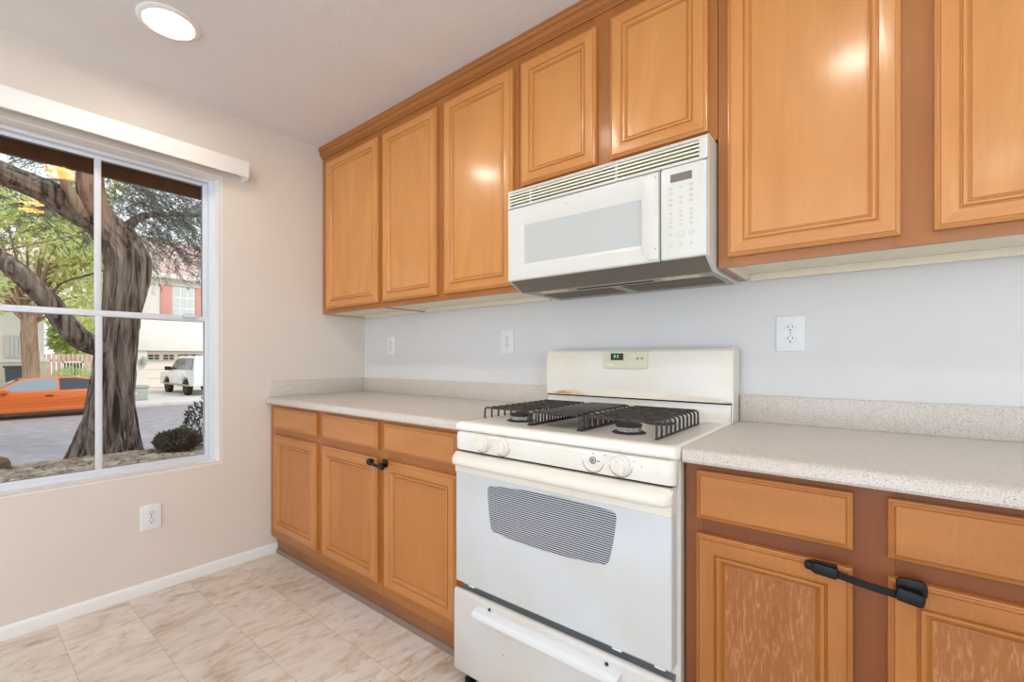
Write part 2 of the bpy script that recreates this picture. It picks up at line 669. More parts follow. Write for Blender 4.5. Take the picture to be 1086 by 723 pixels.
b = B()
rr = 0.020
loops = []
for k in range(7):
    a = k / 6 * PI / 2
    loops.append(rect_loop(0.0012 - rr * (1 - math.cos(a)), -rr * 0.6 + (rr * 0.6 + 0.003) * math.sin(a)))
loops.append(rect_loop(-0.14, 0.003))
b.grid(loops, close_u=True)
wtrim = struct(b.link('trim_1', M['white_trim'], smooth=60))

win = bpy.data.objects.new('window_1', None)
COL.objects.link(win)
win.location = (-0.09, (WY0 + WY1) / 2, WZ0)
struct(win)


def wframe(name, y0, y1, z0, z1, xa, xb, w, mat, wb=None, wt=None):
    """a four-sided frame between xa (outside) and xb (inside)"""
    wb = w if wb is None else wb
    wt = w if wt is None else wt
    b = B()
    b.box(xa, xb, y0, y0 + w, z0, z1, 0.003)
    b.box(xa, xb, y1 - w, y1, z0, z1, 0.003)
    b.box(xa, xb, y0 + w, y1 - w, z0, z0 + wb, 0.003)
    b.box(xa, xb, y0 + w, y1 - w, z1 - wt, z1, 0.003)
    return b.link(name, mat, win)


wframe('outer_frame', WY0 + 0.002, WY1 - 0.002, WZ0 + 0.002, WZ1 - 0.002, -0.125, -0.060, 0.026, M['vinyl'], 0.018, 0.014)
up = wframe('upper_sash', WY0 + 0.028, WY1 - 0.028, 1.335, WZ1 - 0.016, -0.113, -0.088, 0.026, M['vinyl'], 0.028, 0.018)
lo = wframe('lower_sash', WY0 + 0.028, WY1 - 0.028, WZ0 + 0.018, 1.363, -0.088, -0.064, 0.024, M['vinyl'], 0.020, 0.028)
YM = -1.389
B().box(-0.0945, -0.0885, YM - 0.013, YM + 0.013, 1.36, 2.075, 0.003).link('muntin', M['vinyl'], win)
B().box(-0.0705, -0.0645, YM - 0.013, YM + 0.013, 0.62, 1.338, 0.003).link('muntin', M['vinyl'], win)
g = B().box(-0.0965, -0.0945, WY0 + 0.05, WY1 - 0.05, 1.355, 2.082).link('pane', M['glass'], win)
# the outer pane of the sealed unit bows very slightly, which doubles the lamp's reflection
zm, yt = 1.72, 0.0035
b = B().grid([[(-0.106 + yt, y, 1.355), (-0.106 - yt, y, 2.082), (-0.108 - yt, y, 2.082), (-0.108 + yt, y, 1.355)] for y in (WY0 + 0.05, WY1 - 0.05)], close_u=True, caps=True)
b.link('pane', M['glass'], win)
g = B().box(-0.0725, -0.0705, WY0 + 0.05, WY1 - 0.05, 0.612, 1.340).link('pane', M['glass'], win)
b = B().box(-0.064, -0.042, -1.06, -1.00, 1.352, 1.366, 0.003).box(-0.064, -0.048, -1.05, -1.01, 1.366, 1.374, 0.003)
b.link('sash_lock', M['vinyl'], win)
b = B().box(-0.092, -0.0895, WY0 + 0.05, WY1 - 0.052, 2.068, 2.0715)
b.box(-0.092, -0.0895, WY1 - 0.0575, WY1 - 0.054, 1.363, 2.07)
b.box(-0.068, -0.0655, WY1 - 0.0545, WY1 - 0.052, 0.624, 1.335)
b.box(-0.068, -0.0655, WY0 + 0.05, WY1 - 0.052, 0.623, 0.6255)
b.link('gasket', M['vinyl_dark'], win)

# window valance: a front board with returned ends
v = thing('window_valance', (0.037, -1.40, 2.125), 'white boxed wood valance fixed to the beige wall over the window', 'valance')
B().box(0.062, 0.076, -2.02, -0.785, 2.127, 2.214, 0.0015).link('front_board', M['valance'], v)
B().box(0.0, 0.062, -0.799, -0.785, 2.118, 2.214, 0.0015).link('end_return', M['valance'], v)
B().box(0.0, 0.062, -2.02, -2.006, 2.118, 2.214, 0.0015).link('end_return', M['valance'], v)
B().box(0.0, 0.062, -2.006, -0.799, 2.202, 2.214).link('top_board', M['valance'], v)

# recessed lights
def recessed(x, y, label):
    t = thing('recessed_light', (x, y, H), label, 'ceiling light', 'recessed ceiling lights')
    B().lathe([(0.106, -0.0002), (0.106, -0.004), (0.100, -0.008), (0.086, -0.010), (0.081, -0.006), (0.081, -0.0002)], (x, y, H), n=48).link('trim_ring', M['white_trim'], t)
    B().lathe([(0.080, -0.001), (0.080, -0.004), (0.06, -0.0055), (0.001, -0.0062)], (x, y, H), n=48).link('diffuser', M['lens'], t)
    return t


recessed(0.56, -1.278, 'round white recessed light glowing in the ceiling near the window')
recessed(1.51, -1.335, 'round recessed ceiling light out over the floor before the stove')
recessed(2.66, -1.37, 'round recessed ceiling light over the floor before the right hand cabinets')
recessed(1.2, -3.3, 'round recessed ceiling light in the rear of the room on the window side')
recessed(3.4, -3.3, 'round recessed ceiling light in the rear of the room on the far side')

# ------------------------------------------------------------------ cabinets
UY, BY = -0.312, -0.635          # face-frame planes of upper and base cabinets
DOOR_PROF = [(0, 0), (0, -0.012), (0.0015, -0.0150), (0.0045, -0.0158), (0.0050, -0.0182), (0.0080, -0.0200), (0.0085, -0.0184), (0.0100, -0.0184),
             (0.0115, -0.0214), (0.030, -0.0214), (0.042, -0.0198), (0.0445, -0.0165), (0.0455, -0.0140), (0.0475, -0.0140), (0.0485, -0.0178), (0.050, -0.0192),
             (0.053, -0.0196), (0.056, -0.0180), (0.060, -0.0125), (0.0615, -0.0095), (0.0620, -0.0070), (0.0640, -0.0070), (0.0650, -0.0090), (0.068, -0.0092)]
DRAWER_PROF = [(0, 0), (0, -0.010), (0.002, -0.0130), (0.005, -0.0138), (0.0055, -0.0160), (0.009, -0.0178), (0.0095, -0.0166), (0.0105, -0.0166), (0.013, -0.0205)]


def cab_door(parent, x0, x1, z0, z1, yf, mats, panel_mat, label=None):
    d = B().ring(x0, x1, z0, z1, yf, DOOR_PROF, (0, 1)).box(x0 + 0.055, x1 - 0.055, yf - 0.006, yf - 0.001, z0 + 0.055, z1 - 0.055)
    d = d.link('door', mats, parent, smooth=12)
    i = 0.0675
    B().box(x0 + i, x1 - i, yf - 0.0093, yf - 0.006, z0 + i, z1 - i).link('door_panel', panel_mat, d)
    if label: d['label'] = label
    return d


def drawer_front(parent, x0, x1, z0, z1, yf, mat):
    b = B().ring(x0, x1, z0, z1, yf, DRAWER_PROF)
    i, dy = DRAWER_PROF[-1]
    b.poly([(x0 + i, yf + dy, z0 + i), (x1 - i, yf + dy, z0 + i), (x1 - i, yf + dy, z1 - i), (x0 + i, yf + dy, z1 - i)])
    return b.link('drawer_front', mat, parent, smooth=12)


def upper_cabinet(x0, x1, zb, doors, zdoor, label):
    """doors: list of (x0, x1); zdoor: (z0, z1)"""
    g = 0.0008
    x0 += g; x1 -= g
    t = thing('wall_cabinet', ((x0 + x1) / 2, UY / 2, zb), label, 'cabinet', 'maple wall cabinets')
    b = B()
    b.box(x0, x0 + 0.016, UY + 0.019, -0.001, zb, H - 0.001)
    b.box(x1 - 0.016, x1, UY + 0.019, -0.001, zb, H - 0.001)
    b.box(x0 + 0.016, x1 - 0.016, -0.008, -0.001, zb + 0.022, H - 0.001)
    b.box(x0 + 0.016, x1 - 0.016, UY + 0.019, -0.008, H - 0.02, H - 0.001)
    b.link('carcass', M['frame_w'], t)
    # face frame: stiles between rails
    zt = H - 0.001
    edges = []
    xs = [x0] + [v for d in doors for v in d] + [x1]
    b = B()
    zr0, zr1 = zdoor[0] + 0.012, zdoor[1] - 0.012
    st = [(x0, doors[0][0] + 0.012)] + [(a[1] - 0.012, c[0] + 0.012) for a, c in zip(doors, doors[1:])] + [(doors[-1][1] - 0.012, x1)]
    for a, c in st:
        b.box(a, c, UY, UY + 0.019, zb, zt, 0.0006, 1)
    for (a, c), (d, e) in zip(st, st[1:]):
        b.box(c, d, UY + 0.0003, UY + 0.0187, zb, zr0, mi=1)
        b.box(c, d, UY + 0.0003, UY + 0.0187, zr1, zt, mi=1)
        b.box(c, d, UY + 0.004, UY + 0.010, zr0, zr1, mi=1)
    b.link('face_frame', [M['frame_w'], M['frame_h']], t)
    # cream underside with a rear hanging rail and side battens
    b = B().box(x0 + 0.016, x1 - 0.016, UY + 0.019, -0.008, zb + 0.018, zb + 0.028)
    b.box(x0 + 0.016, x0 + 0.034, UY + 0.019, -0.008, zb + 0.002, zb + 0.018)
    b.box(x1 - 0.034, x1 - 0.016, UY + 0.019, -0.008, zb + 0.002, zb + 0.018)
    b.link('underside', M['cream'], t)
    B().box(x0 + 0.034, x1 - 0.034, -0.026, -0.008, zb - 0.006, zb + 0.018, 0.001).link('hanging_rail', M['cream'], t)
    for a, c in doors:
        cab_door(t, a, c, zdoor[0], zdoor[1], UY - 0.0005, [M['door_w'], M['door_h']], M['panel_w'])
    return t


ZU = 1.420
upper_cabinet(0.002, 0.622, ZU, [(0.068, 0.604)], (1.447, 2.366), 'tall single door maple wall cabinet in the corner against the window wall')
upper_cabinet(0.622, 1.572, ZU, [(0.648, 1.077), (1.130, 1.547)], (1.446, 2.364), 'tall two door maple wall cabinet left of the microwave')
upper_cabinet(1.572, 2.347, 1.822, [(1.590, 1.934), (1.991, 2.320)], (1.852, 2.361), 'short two door maple wall cabinet directly above the microwave')
upper_cabinet(2.347, 3.262, ZU, [(2.377, 2.775), (2.835, 3.233)], (1.448, 2.362), 'tall two door maple wall cabinet right of the microwave')

# crown moulding runs along the top of all the wall cabinets
cp = [(0, 0), (-0.006, 0), (-0.009, 0.004), (-0.007, 0.009), (-0.012, 0.012), (-0.024, 0.018), (-0.029, 0.026), (-0.030, 0.036), (-0.027, 0.040), (-0.034, 0.043), (-0.040, 0.050), (-0.040, 0.066), (0, 0.066)]
zc = H - 0.068
b = B().grid([[(x, UY - 0.0008 + y * 0.72, zc + z) for y, z in cp] for x in (0.003, 3.262)], close_u=True, caps=True)
tag(b.link('crown_molding', M['frame_h'], smooth=25), 'stepped maple crown strip along the ceiling above the wall cabinets', 'moulding')


def base_cabinet(x0, x1, bays, label, worn=False):
    """bays: list of (x0, x1) each with a drawer front over a door"""
    g = 0.0008
    x0 += g; x1 -= g
    t = thing('base_cabinet', ((x0 + x1) / 2, BY / 2, 0), label, 'cabinet', 'maple base cabinets')
    zt, zb = 0.874, 0.107
    b = B()
    b.box(x0, x0 + 0.016, BY + 0.019, -0.001, zb, zt).box(x1 - 0.016, x1, BY + 0.019, -0.001, zb, zt)
    b.box(x0 + 0.016, x1 - 0.016, BY + 0.019, -0.001, zb, zb + 0.016)
    b.box(x0 + 0.016, x1 - 0.016, -0.010, -0.001, zb + 0.016, zt)
    b.link('carcass', M['frame_w'], t)
    b = B()
    st = [(x0, bays[0][0] + 0.012)] + [(a[1] - 0.012, c[0] + 0.012) for a, c in zip(bays, bays[1:])] + [(bays[-1][1] - 0.012, x1)]
    for a, c in st:
        b.box(a, c, BY, BY + 0.019, zb, zt, 0.0006, 1)
    for (a, c), (d, e) in zip(st, st[1:]):
        for z0, z1 in ((zb, 0.172), (0.69, 0.752), (0.848, zt)):
            b.box(c, d, BY + 0.0003, BY + 0.0187, z0, z1, mi=1)
        b.box(c, d, BY + 0.004, BY + 0.010, 0.172, 0.69, mi=1).box(c, d, BY + 0.004, BY + 0.010, 0.752, 0.848, mi=1)
    b.link('face_frame', [M['dark_frame'], M['dark_frame_h']] if worn else [M['frame_w'], M['frame_h']], t)
    B().box(x0, x1, -0.600, -0.586, 0.0, zb).link('toe_board', M['toe'], t)
    qp = [(-0.600, 0.0), (-0.612, 0.0), (-0.612, 0.010), (-0.609, 0.018), (-0.604, 0.023), (-0.600, 0.024)]
    B().prism(qp, 0, x0 + (0.013 if x0 < 0.1 else 0.0), x1).link('toe_moulding', M['toe_mold'], t)
    for a, c in bays:
        drawer_front(t, a, c, 0.740, 0.860, BY - 0.0005, M['worn_rail'] if worn else M['base_door_h'])
        cab_door(t, a, c, 0.160, 0.704, BY - 0.0005, [M['worn_door'], M['worn_rail']] if worn else [M['base_door_w'], M['base_door_h']], M['worn_panel'] if worn else M['base_panel'])
    return t


base_cabinet(0.002, 0.566, [(0.072, 0.535)], 'narrow one door maple base cabinet in the corner under the window wall')
base_cabinet(0.566, 1.576, [(0.596, 1.050), (1.100, 1.540)], 'two door maple base cabinet left of the stove')
base_cabinet(2.349, 3.083, [(2.378, 2.689), (2.743, 3.054)], 'two door maple base cabinet with worn panels right of the stove', True)

# counters: rounded nose, coved backsplash
def counter(x0, x1, label, left_splash):
    zt = 0.914
    t = thing('countertop', ((x0 + x1) / 2, -0.33, 0.876), label, 'countertop', 'speckled countertops')
    yn = -0.668
    p = [(-0.001, 0.876), (yn + 0.012, 0.876), (yn + 0.004, 0.878), (yn, 0.884), (yn, 0.896), (yn + 0.003, 0.905), (yn + 0.010, 0.911), (yn + 0.020, zt), (-0.001, zt)]
    B().prism(p, 0, x0, x1, bev=0.002).link('worktop', M['counter'], t)
    hs = 0.093
    B().box(x0, x1, -0.021, -0.001, zt, zt + hs, 0.002).link('backsplash', M['counter'], t)
    if left_splash:
        B().box(x0, x0 + 0.019, -0.648, -0.0215, zt, zt + hs, 0.002).link('side_splash', M['counter'], t)
    return t


counter(0.001, 1.5705, 'speckled beige countertop left of the stove with a raised backsplash', True)
counter(2.349, 3.09, 'speckled beige countertop right of the stove with a raised backsplash', False)


# black child-safety straps across the door pairs
def strap(xa, za, xb, zb, pad_a, pad_b, label, wide):
    y0 = BY - 0.0218
    t = thing('cabinet_latch', ((xa + xb) / 2, y0, min(za, zb) - 0.015), label, 'latch', 'black safety latches')
    w, h = pad_a
    B().box(xa - w / 2, xa + w / 2, y0 - 0.009, y0, za - h / 2, za + h / 2, 0.0035, 3).link('adhesive_pad', M['black_plastic'], t)
    ang = math.atan2(zb - za, xb - xa)
    mt = Matrix.Translation((xa + 0.004, y0 - 0.014, za - 0.001)) @ Matrix.Rotation(R(5), 4, 'Y')
    c = B().rplate(-w * 0.50, w * 0.46, -h * 0.44, h * 0.44, -0.007, 0.006, h * 0.22, 0.0025)
    bmesh.ops.transform(c.bm, matrix=mt, verts=c.bm.verts)
    c.link('buckle', M['black_plastic'], t)
    if wide:
        B().lathe([(0.001, -0.008), (0.008, -0.007), (0.009, 0.0), (0.009, 0.006)], (xa - w / 2 - 0.003, y0 - 0.006, za), (0, 1, 0), 16).link('release_button', M['black_plastic'], t)
    w2, h2 = pad_b
    B().rplate(xb - w2 / 2, xb + w2 / 2, zb - h2 / 2 + 0.004, zb + h2 / 2 + 0.004, y0 - 0.007, y0, h2 * 0.3, 0.002).link('adhesive_pad', M['black_plastic'], t)
    mt2 = Matrix.Translation((xb - w2 * 0.06, y0 - 0.021, zb - 0.007)) @ Matrix.Rotation(R(9), 4, 'Y')
    c = B().rplate(-w2 * 0.46, w2 * 0.46, -h2 * 0.36, h2 * 0.36, -0.008, 0.006, h2 * 0.2, 0.0025)
    bmesh.ops.transform(c.bm, matrix=mt2, verts=c.bm.verts)
    B().box(xb - w2 * 0.25, xb + w2 * 0.25, y0 - 0.016, y0 - 0.006, zb - 0.008, zb + 0.004).link('hinge_block', M['black_plastic'], t)
    c.link('buckle', M['black_plastic'], t)
    # flexible band bowed a little away from the doors
    rows = []
    hw = 0.0075 if wide else 0.006
    for i in range(13):
        k = i / 12
        x = xa + w * 0.35 + (xb - w2 * 0.35 - xa - w * 0.35) * k
        z = za - 0.002 + (zb - 0.007 - za) * k
        y = y0 - 0.014 - 0.006 * k - 0.006 * math.sin(PI * k)
        rows.append([(x, y - 0.0012, z - hw), (x, y - 0.0012, z + hw), (x, y + 0.0012, z + hw), (x, y + 0.0012, z - hw)])
    B().grid(rows, close_u=True, caps=True).link('strap', M['black_plastic'], t)
    return t


strap(1.024, 0.687, 1.122, 0.690, (0.034, 0.026), (0.034, 0.034), 'short black strap latch across the doors left of the stove', False)
strap(2.640, 0.695, 2.778, 0.692, (0.046, 0.026), (0.046, 0.034), 'long black strap latch across the doors right of the stove', True)


# ------------------------------------------------------------------ outlets
def outlet(pos, axis, label, w=0.085, h=0.122):
    """axis 'y': plate on the back wall facing -y; 'x': plate on the left wall facing +x"""
    t = thing('wall_outlet', (0, 0, 0), label, 'outlet', 'white duplex outlets')
    m = Matrix.Translation(pos) if axis == 'y' else Matrix.Translation(pos) @ Matrix.Rotation(R(90), 4, 'Z')
    t.matrix_world = m

    def put(b, name, mat):
        bm = b.bm
        o = b.link(name, mat, None, root=(0, 0, 0))
        o.parent = t
        return o
    put(B().box(-w / 2, w / 2, -0.006, 0.0, -h / 2, h / 2, 0.003, 3), 'wall_plate', M['plastic_white'])
    for s in (-1, 1):
        zc = s * 0.0195
        b = B()
        pts = []
        for k in range(28):
            a = 2 * PI * k / 28
            pts.append((0.0172 * math.cos(a), zc + max(-0.0125, min(0.0125, 0.0172 * math.sin(a)))))
        b.prism(pts, 1, -0.0078, -0.005, bev=0.0006)
        f = put(b, 'receptacle', M['plastic_white'])
        b = B()
        b.box(-0.0075, -0.0052, -0.0084, -0.0076, zc + 0.0005, zc + 0.0085)
        b.box(0.0052, 0.0075, -0.0084, -0.0076, zc + 0.0012, zc + 0.0078)
        b.lathe([(0.0026, 0), (0.0026, 0.0008)], (0, -0.0084, zc - 0.0065), (0, 1, 0), 12)
        o = b.link('slots', M['slot'], None, root=(0, 0, 0))
        o.parent = f
        b = B()
        b.lathe([(0.0186, 0), (0.0186, 0.0006)], (0, -0.0064, zc), (0, 1, 0), 28, sy=0.76)
        put(b, 'seat_ring', M['seat'])
    put(B().lathe([(0.0028, 0), (0.0022, -0.0012)], (0, -0.006, 0), (0, 1, 0), 14), 'screw', M['screw'])
    return t


outlet((0.296, 0, 1.219), 'y', 'white wall outlet in the corner above the left countertop')
outlet((1.263, 0, 1.223), 'y', 'white wall outlet on the back wall left of the stove')
outlet((2.502, 0, 1.223), 'y', 'white wall outlet on the back wall right of the stove')
outlet((0.0, -1.207, 0.366), 'x', 'white wall outlet low on the beige wall below the window')

# ------------------------------------------------------------------ microwave
MX0, MX1, MF = 1.584, 2.342, -0.405
mw = thing('microwave', ((MX0 + MX1) / 2, -0.2, 1.405), 'white over-the-range microwave hung under the short cabinet', 'microwave')
# side panels and top: the housing behind the front
p = [(-0.002, 1.412), (-0.315, 1.412), (-0.392, 1.447), (-0.392, 1.812), (-0.002, 1.812)]
b = B()
b.prism(p, 0, MX0, MX0 + 0.012).prism(p, 0, MX1 - 0.012, MX1)
b.box(MX0 + 0.012, MX1 - 0.012, -0.39, -0.002, 1.806, 1.812).box(MX0 + 0.012, MX1 - 0.012, -0.012, -0.002, 1.412, 1.806)
b.link('housing', M['mw_white'], mw)
# louvred grille across the top
GZ0, GZ1 = 1.736, 1.814
b = B()
top = [(-0.392, 1.800), (MF + 0.002, 1.796), (MF - 0.002, 1.800), (MF + 0.001, 1.806), (-0.385, GZ1), (-0.37, GZ1)]
b.prism(top, 0, MX0 + 0.001, MX1 - 0.001)
b.box(MX0 + 0.001, MX0 + 0.012, MF, -0.392, GZ0, 1.802, 0.003)
b.box(MX1 - 0.026, MX1 - 0.001, MF, -0.392, GZ0, 1.802, 0.003)
b.box(MX0 + 0.001, MX1 - 0.001, MF - 0.002, -0.392, GZ0, GZ0 + 0.009, 0.002)
b.box(1.689, 1.697, MF + 0.003, -0.392, GZ0 + 0.005, 1.80)
b.box(2.045, 2.053, MF + 0.003, -0.392, GZ0 + 0.005, 1.80)
gr = b.link('vent_grille', M['mw_white'], mw)
for k in range(4):
    z = 1.7510 + k * 0.0118
    sp = [(MF - 0.002, z), (MF - 0.0015, z + 0.0058), (-0.393, z + 0.0085), (-0.393, z + 0.0035)]
    B().prism(sp, 0, MX0 + 0.010, MX1 - 0.024).link('louver', M['mw_slat'], gr)
B().box(MX0 + 0.013, MX1 - 0.027, -0.388, -0.383, GZ0 + 0.01, 1.795).link('vent_cavity', M['mw_cavity'], gr)
# door with bevelled picture frame
DX1 = 2.198
b = B()
b.ring(MX0, DX1, 1.446, 1.734, -0.392, [(0, 0), (0, -0.008), (0.002, -0.013), (0.006, -0.0155), (0.012, -0.0165), (0.026, -0.0165)])
# sloped bevel from the frame face down to the window, wider on the latch side
o4 = [(MX0 + 0.026, 1.472), (DX1 - 0.026, 1.472), (DX1 - 0.026, 1.708), (MX0 + 0.026, 1.708)]
i4 = [(1.663, 1.510), (2.136, 1.508), (2.136, 1.657), (1.663, 1.660)]
m4 = [(a[0] * 0.55 + c[0] * 0.45, a[1] * 0.55 + c[1] * 0.45) for a, c in zip(o4, i4)]
b.grid([[(x, -0.4085, z) for x, z in o4], [(x, -0.4065, z) for x, z in m4], [(x, -0.3985, z) for x, z in i4], [(x, -0.3930, z) for x, z in i4]], close_u=True)
door = b.link('door', M['mw_white'], mw, smooth=20)
B().box(1.660, 2.139, -0.3975, -0.393, 1.506, 1.662).link('door_window', M['mw_glass'], door)
# latch-side grip: a raised upright plate, its upper inner corner swept round
hp = [(2.1965, 1.452), (2.1965, 1.729), (2.188, 1.7295)]
for k in range(9):
    a = R(90 + 90 * k / 8)
    hp.append((2.180 + 0.038 * math.cos(a), 1.690 + 0.038 * math.sin(a)))
hp += [(2.142, 1.500), (2.146, 1.478), (2.156, 1.462), (2.172, 1.453)]
b = B().prism(hp, 1, MF - 0.0075, MF + 0.004, bev=0.0025)
b.link('door_grip', M['mw_white'], door)
for z in (1.712, 1.487):
    B().lathe([(0.0025, 0), (0.002, -0.001)], (2.1875, MF - 0.0074, z), (0, 1, 0), 10).link('screw', M['screw'], door)
# control panel
PX0, PX1 = 2.2015, 2.3395
cp_ = B().box(PX0, PX1, MF - 0.004, -0.392, 1.446, 1.734, 0.007, 3)
cpn = cp_.link('control_panel', M['mw_white'], mw)
B().ring(2.2155, 2.322, 1.466, 1.722, MF - 0.0042, [(0, 0.0005), (0, -0.0004), (0.0007, -0.0006), (0.0014, 0.0005)]).link('panel_border', M['mw_slat'], cpn)
B().box(2.233, 2.2975, MF - 0.0052, MF - 0.0035, 1.684, 1.709, 0.0006, 1).link('display', M['mw_display'], cpn)
bx = (2.2335, 2.2645, 2.2955)
rows_ = {0: (1.666, 1.650, 1.632, 1.616, 1.589, 1.5755, 1.562, 1.548, 1.524, 1.489),
         1: (1.667, 1.634, 1.618, 1.591, 1.577, 1.5635, 1.550, 1.489),
         2: (1.668, 1.652, 1.635, 1.619, 1.5925, 1.579, 1.565, 1.5515, 1.489)}
for c_, zs in rows_.items():
    for z in zs:
        big = 0.0064 if z > 1.6 else 0.0054
        B().lathe([(big, 0.0), (big, -0.0007), (big * 0.8, -0.0012), (0.0003, -0.0012)], (bx[c_], MF - 0.0038, z), (0, 1, 0), 16, sy=0.72).link('button', M['mw_button'], cpn)
for c_, r_ in ((1, 0.0105), (2, 0.0088)):
    o = B().lathe([(r_, 0.0), (r_, -0.0008), (r_ * 0.9, -0.0013), (r_ * 0.86, -0.0008)], (bx[c_], MF - 0.0038, 1.522), (0, 1, 0), 24, sy=0.9).link('button', M['mw_button_ring'], cpn)
    B().lathe([(r_ * 0.84, 0.0), (r_ * 0.84, -0.0010), (0.0003, -0.0012)], (bx[c_], MF - 0.0038, 1.522), (0, 1, 0), 24, sy=0.9).link('button_face', M['mw_white'], o)
# brand mark: a tiny grey oval badge above the window
B().lathe([(0.011, 0.0), (0.011, -0.0006)], (1.862, MF - 0.0032, 1.703), (0, 1, 0), 20, sy=0.28).link('badge', M['mw_button'], door)
# grey underside: sloped front lip, bottom plate with filters and lamp lenses
b = B()
b.grid([[(x, y, z) for y, z in ((-0.400, 1.4455), (-0.392, 1.4445), (-0.318, 1.4125), (-0.323, 1.4085))] for x in (MX0 + 0.013, MX1 - 0.013)], close_u=True, caps=True)
b.link('front_lip', M['mw_pan'], mw)
pan = B().box(MX0 + 0.013, MX1 - 0.013, -0.318, -0.014, 1.409, 1.416, 0.001).link('bottom_plate', M['mw_bottom'], mw)
B().box(1.635, 1.945, -0.225, -0.085, 1.4065, 1.4095).link('grease_filter', M['filter'], pan)
B().box(1.995, 2.315, -0.240, -0.085, 1.4065, 1.4095).link('grease_filter', M['filter'], pan)
B().box(2.165, 2.285, -0.308, -0.262, 1.4070, 1.4095, 0.001, 1).link('lamp_lens', M['lamp_lens'], pan)
B().box(1.670, 1.790, -0.308, -0.262, 1.4070, 1.4095, 0.001, 1).link('lamp_lens', M['lamp_lens'], pan)
B().box(1.83, 2.13, -0.285, -0.268, 1.4075, 1.4095).link('air_slot', M['dark'], pan)

# ------------------------------------------------------------------ stove
RX0, RX1 = 1.580, 2.345
ST = thing('gas_stove', ((RX0 + RX1) / 2, -0.36, 0), 'cream white freestanding gas stove with black grates', 'stove')
b = B()
b.box(RX0 + 0.003, RX1 - 0.003, -0.655, -0.02, 0.055, 0.884)
b.link('body', M['enamel_cream'], ST)
# cooktop with a rolled front edge and a shallow well
ct = [(-0.040, 0.884), (-0.660, 0.884), (-0.690, 0.886), (-0.698, 0.892), (-0.700, 0.900), (-0.697, 0.909), (-0.689, 0.915), (-0.672, 0.917), (-0.655, 0.915), (-0.640, 0.907), (-0.150, 0.905), (-0.120, 0.912), (-0.040, 0.914)]
xs = [(RX0, -0.008), (RX0 + 0.004, -0.002), (RX0 + 0.012, 0.0), (RX0 + 0.02, 0.0), (RX0 + 0.03, 0.0), (RX1 - 0.03, 0.0), (RX1 - 0.02, 0.0), (RX1 - 0.012, 0), (RX1 - 0.004, -0.002), (RX1, -0.008)]
rows = []
for i, (x, dz) in enumerate(xs):
    rim = i in (0, 1, 2, 3, 6, 7, 8, 9)
    rows.append([(x, y + (0.006 if i in (0, 9) else 0) * (1 if y < -0.65 else 0), (max(z, 0.9145) if (rim and z > 0.904 and y > -0.66) else z) + (dz if z > 0.895 else 0)) for y, z in ct])
B().grid(rows, close_u=True, caps=True).link('cooktop', M['enamel_top'], ST, smooth=40)
# control panel, tilted, rounded at both ends
cpp = [(-0.655, 0.818), (-0.690, 0.818), (-0.698, 0.8205), (-0.7005, 0.826), (-0.7005, 0.872), (-0.697, 0.879), (-0.690, 0.8825), (-0.655, 0.8825)]
rows = []
for x, s in ((RX0 + 0.001, 0.72), (RX0 + 0.006, 0.90), (RX0 + 0.015, 0.99), (RX0 + 0.03, 1.0), (RX1 - 0.04, 1.0), (RX1 - 0.022, 0.99), (RX1 - 0.011, 0.90), (RX1 - 0.005, 0.72)):
    rows.append([(x, -0.655 + (y + 0.655) * s, 0.850 + (z - 0.850) * (0.92 + 0.08 * s)) for y, z in cpp])
cpl = B().grid(rows, close_u=True, caps=True).link('control_panel', M['enamel'], ST, smooth=40)
B().box(RX0 + 0.012, RX1 - 0.016, -0.685, -0.654, 0.8135, 0.8178).link('gap_strip', M['dark'], ST)
KY = -0.7005


def knob(x, z):
    k = B().lathe([(0.0275, 0), (0.0275, -0.006), (0.0262, -0.010), (0.024, -0.012), (0.0225, -0.013), (0.0218, -0.020), (0.0185, -0.0235), (0.001, -0.0245)], (x, KY + 0.0005, z), (0, 1, 0), 36).link('knob', M['plastic_cream'], cpl)
    B().box(x - 0.0036, x + 0.0036, KY - 0.0268, KY - 0.019, z - 0.0185, z + 0.0185, 0.002).link('grip', M['plastic_cream'], k)
    B().lathe([(0.0016, 0), (0.0016, -0.0006)], (x, KY - 0.0267, z + 0.013), (0, 1, 0), 10).link('pointer_dot', M['brown_print'], k)
    return k


def knob_ring(x, z):
    """brown printed arc below a burner knob"""
    rows = []
    for i in range(25):
        a = PI + 0.12 + (PI - 0.2) * i / 24
        t = 0.0028 * math.sin(PI * min(1, max(0.06, i / 24)))
        rows.append([(x + (0.0325 - t / 2) * math.cos(a), KY - 0.0009, z + (0.0325 - t / 2) * math.sin(a)),
                     (x + (0.0325 + t / 2 + 0.0006) * math.cos(a), KY - 0.0009, z + (0.0325 + t / 2 + 0.0006) * math.sin(a))])
    bb = B()
    bb.grid([[(p[0], p[1], p[2]) for p in r] + [(p[0], p[1] + 0.004, p[2]) for p in reversed(r)] for r in rows], close_u=True, caps=True)
    return bb.link('knob_scale', M['brown_print'], cpl)


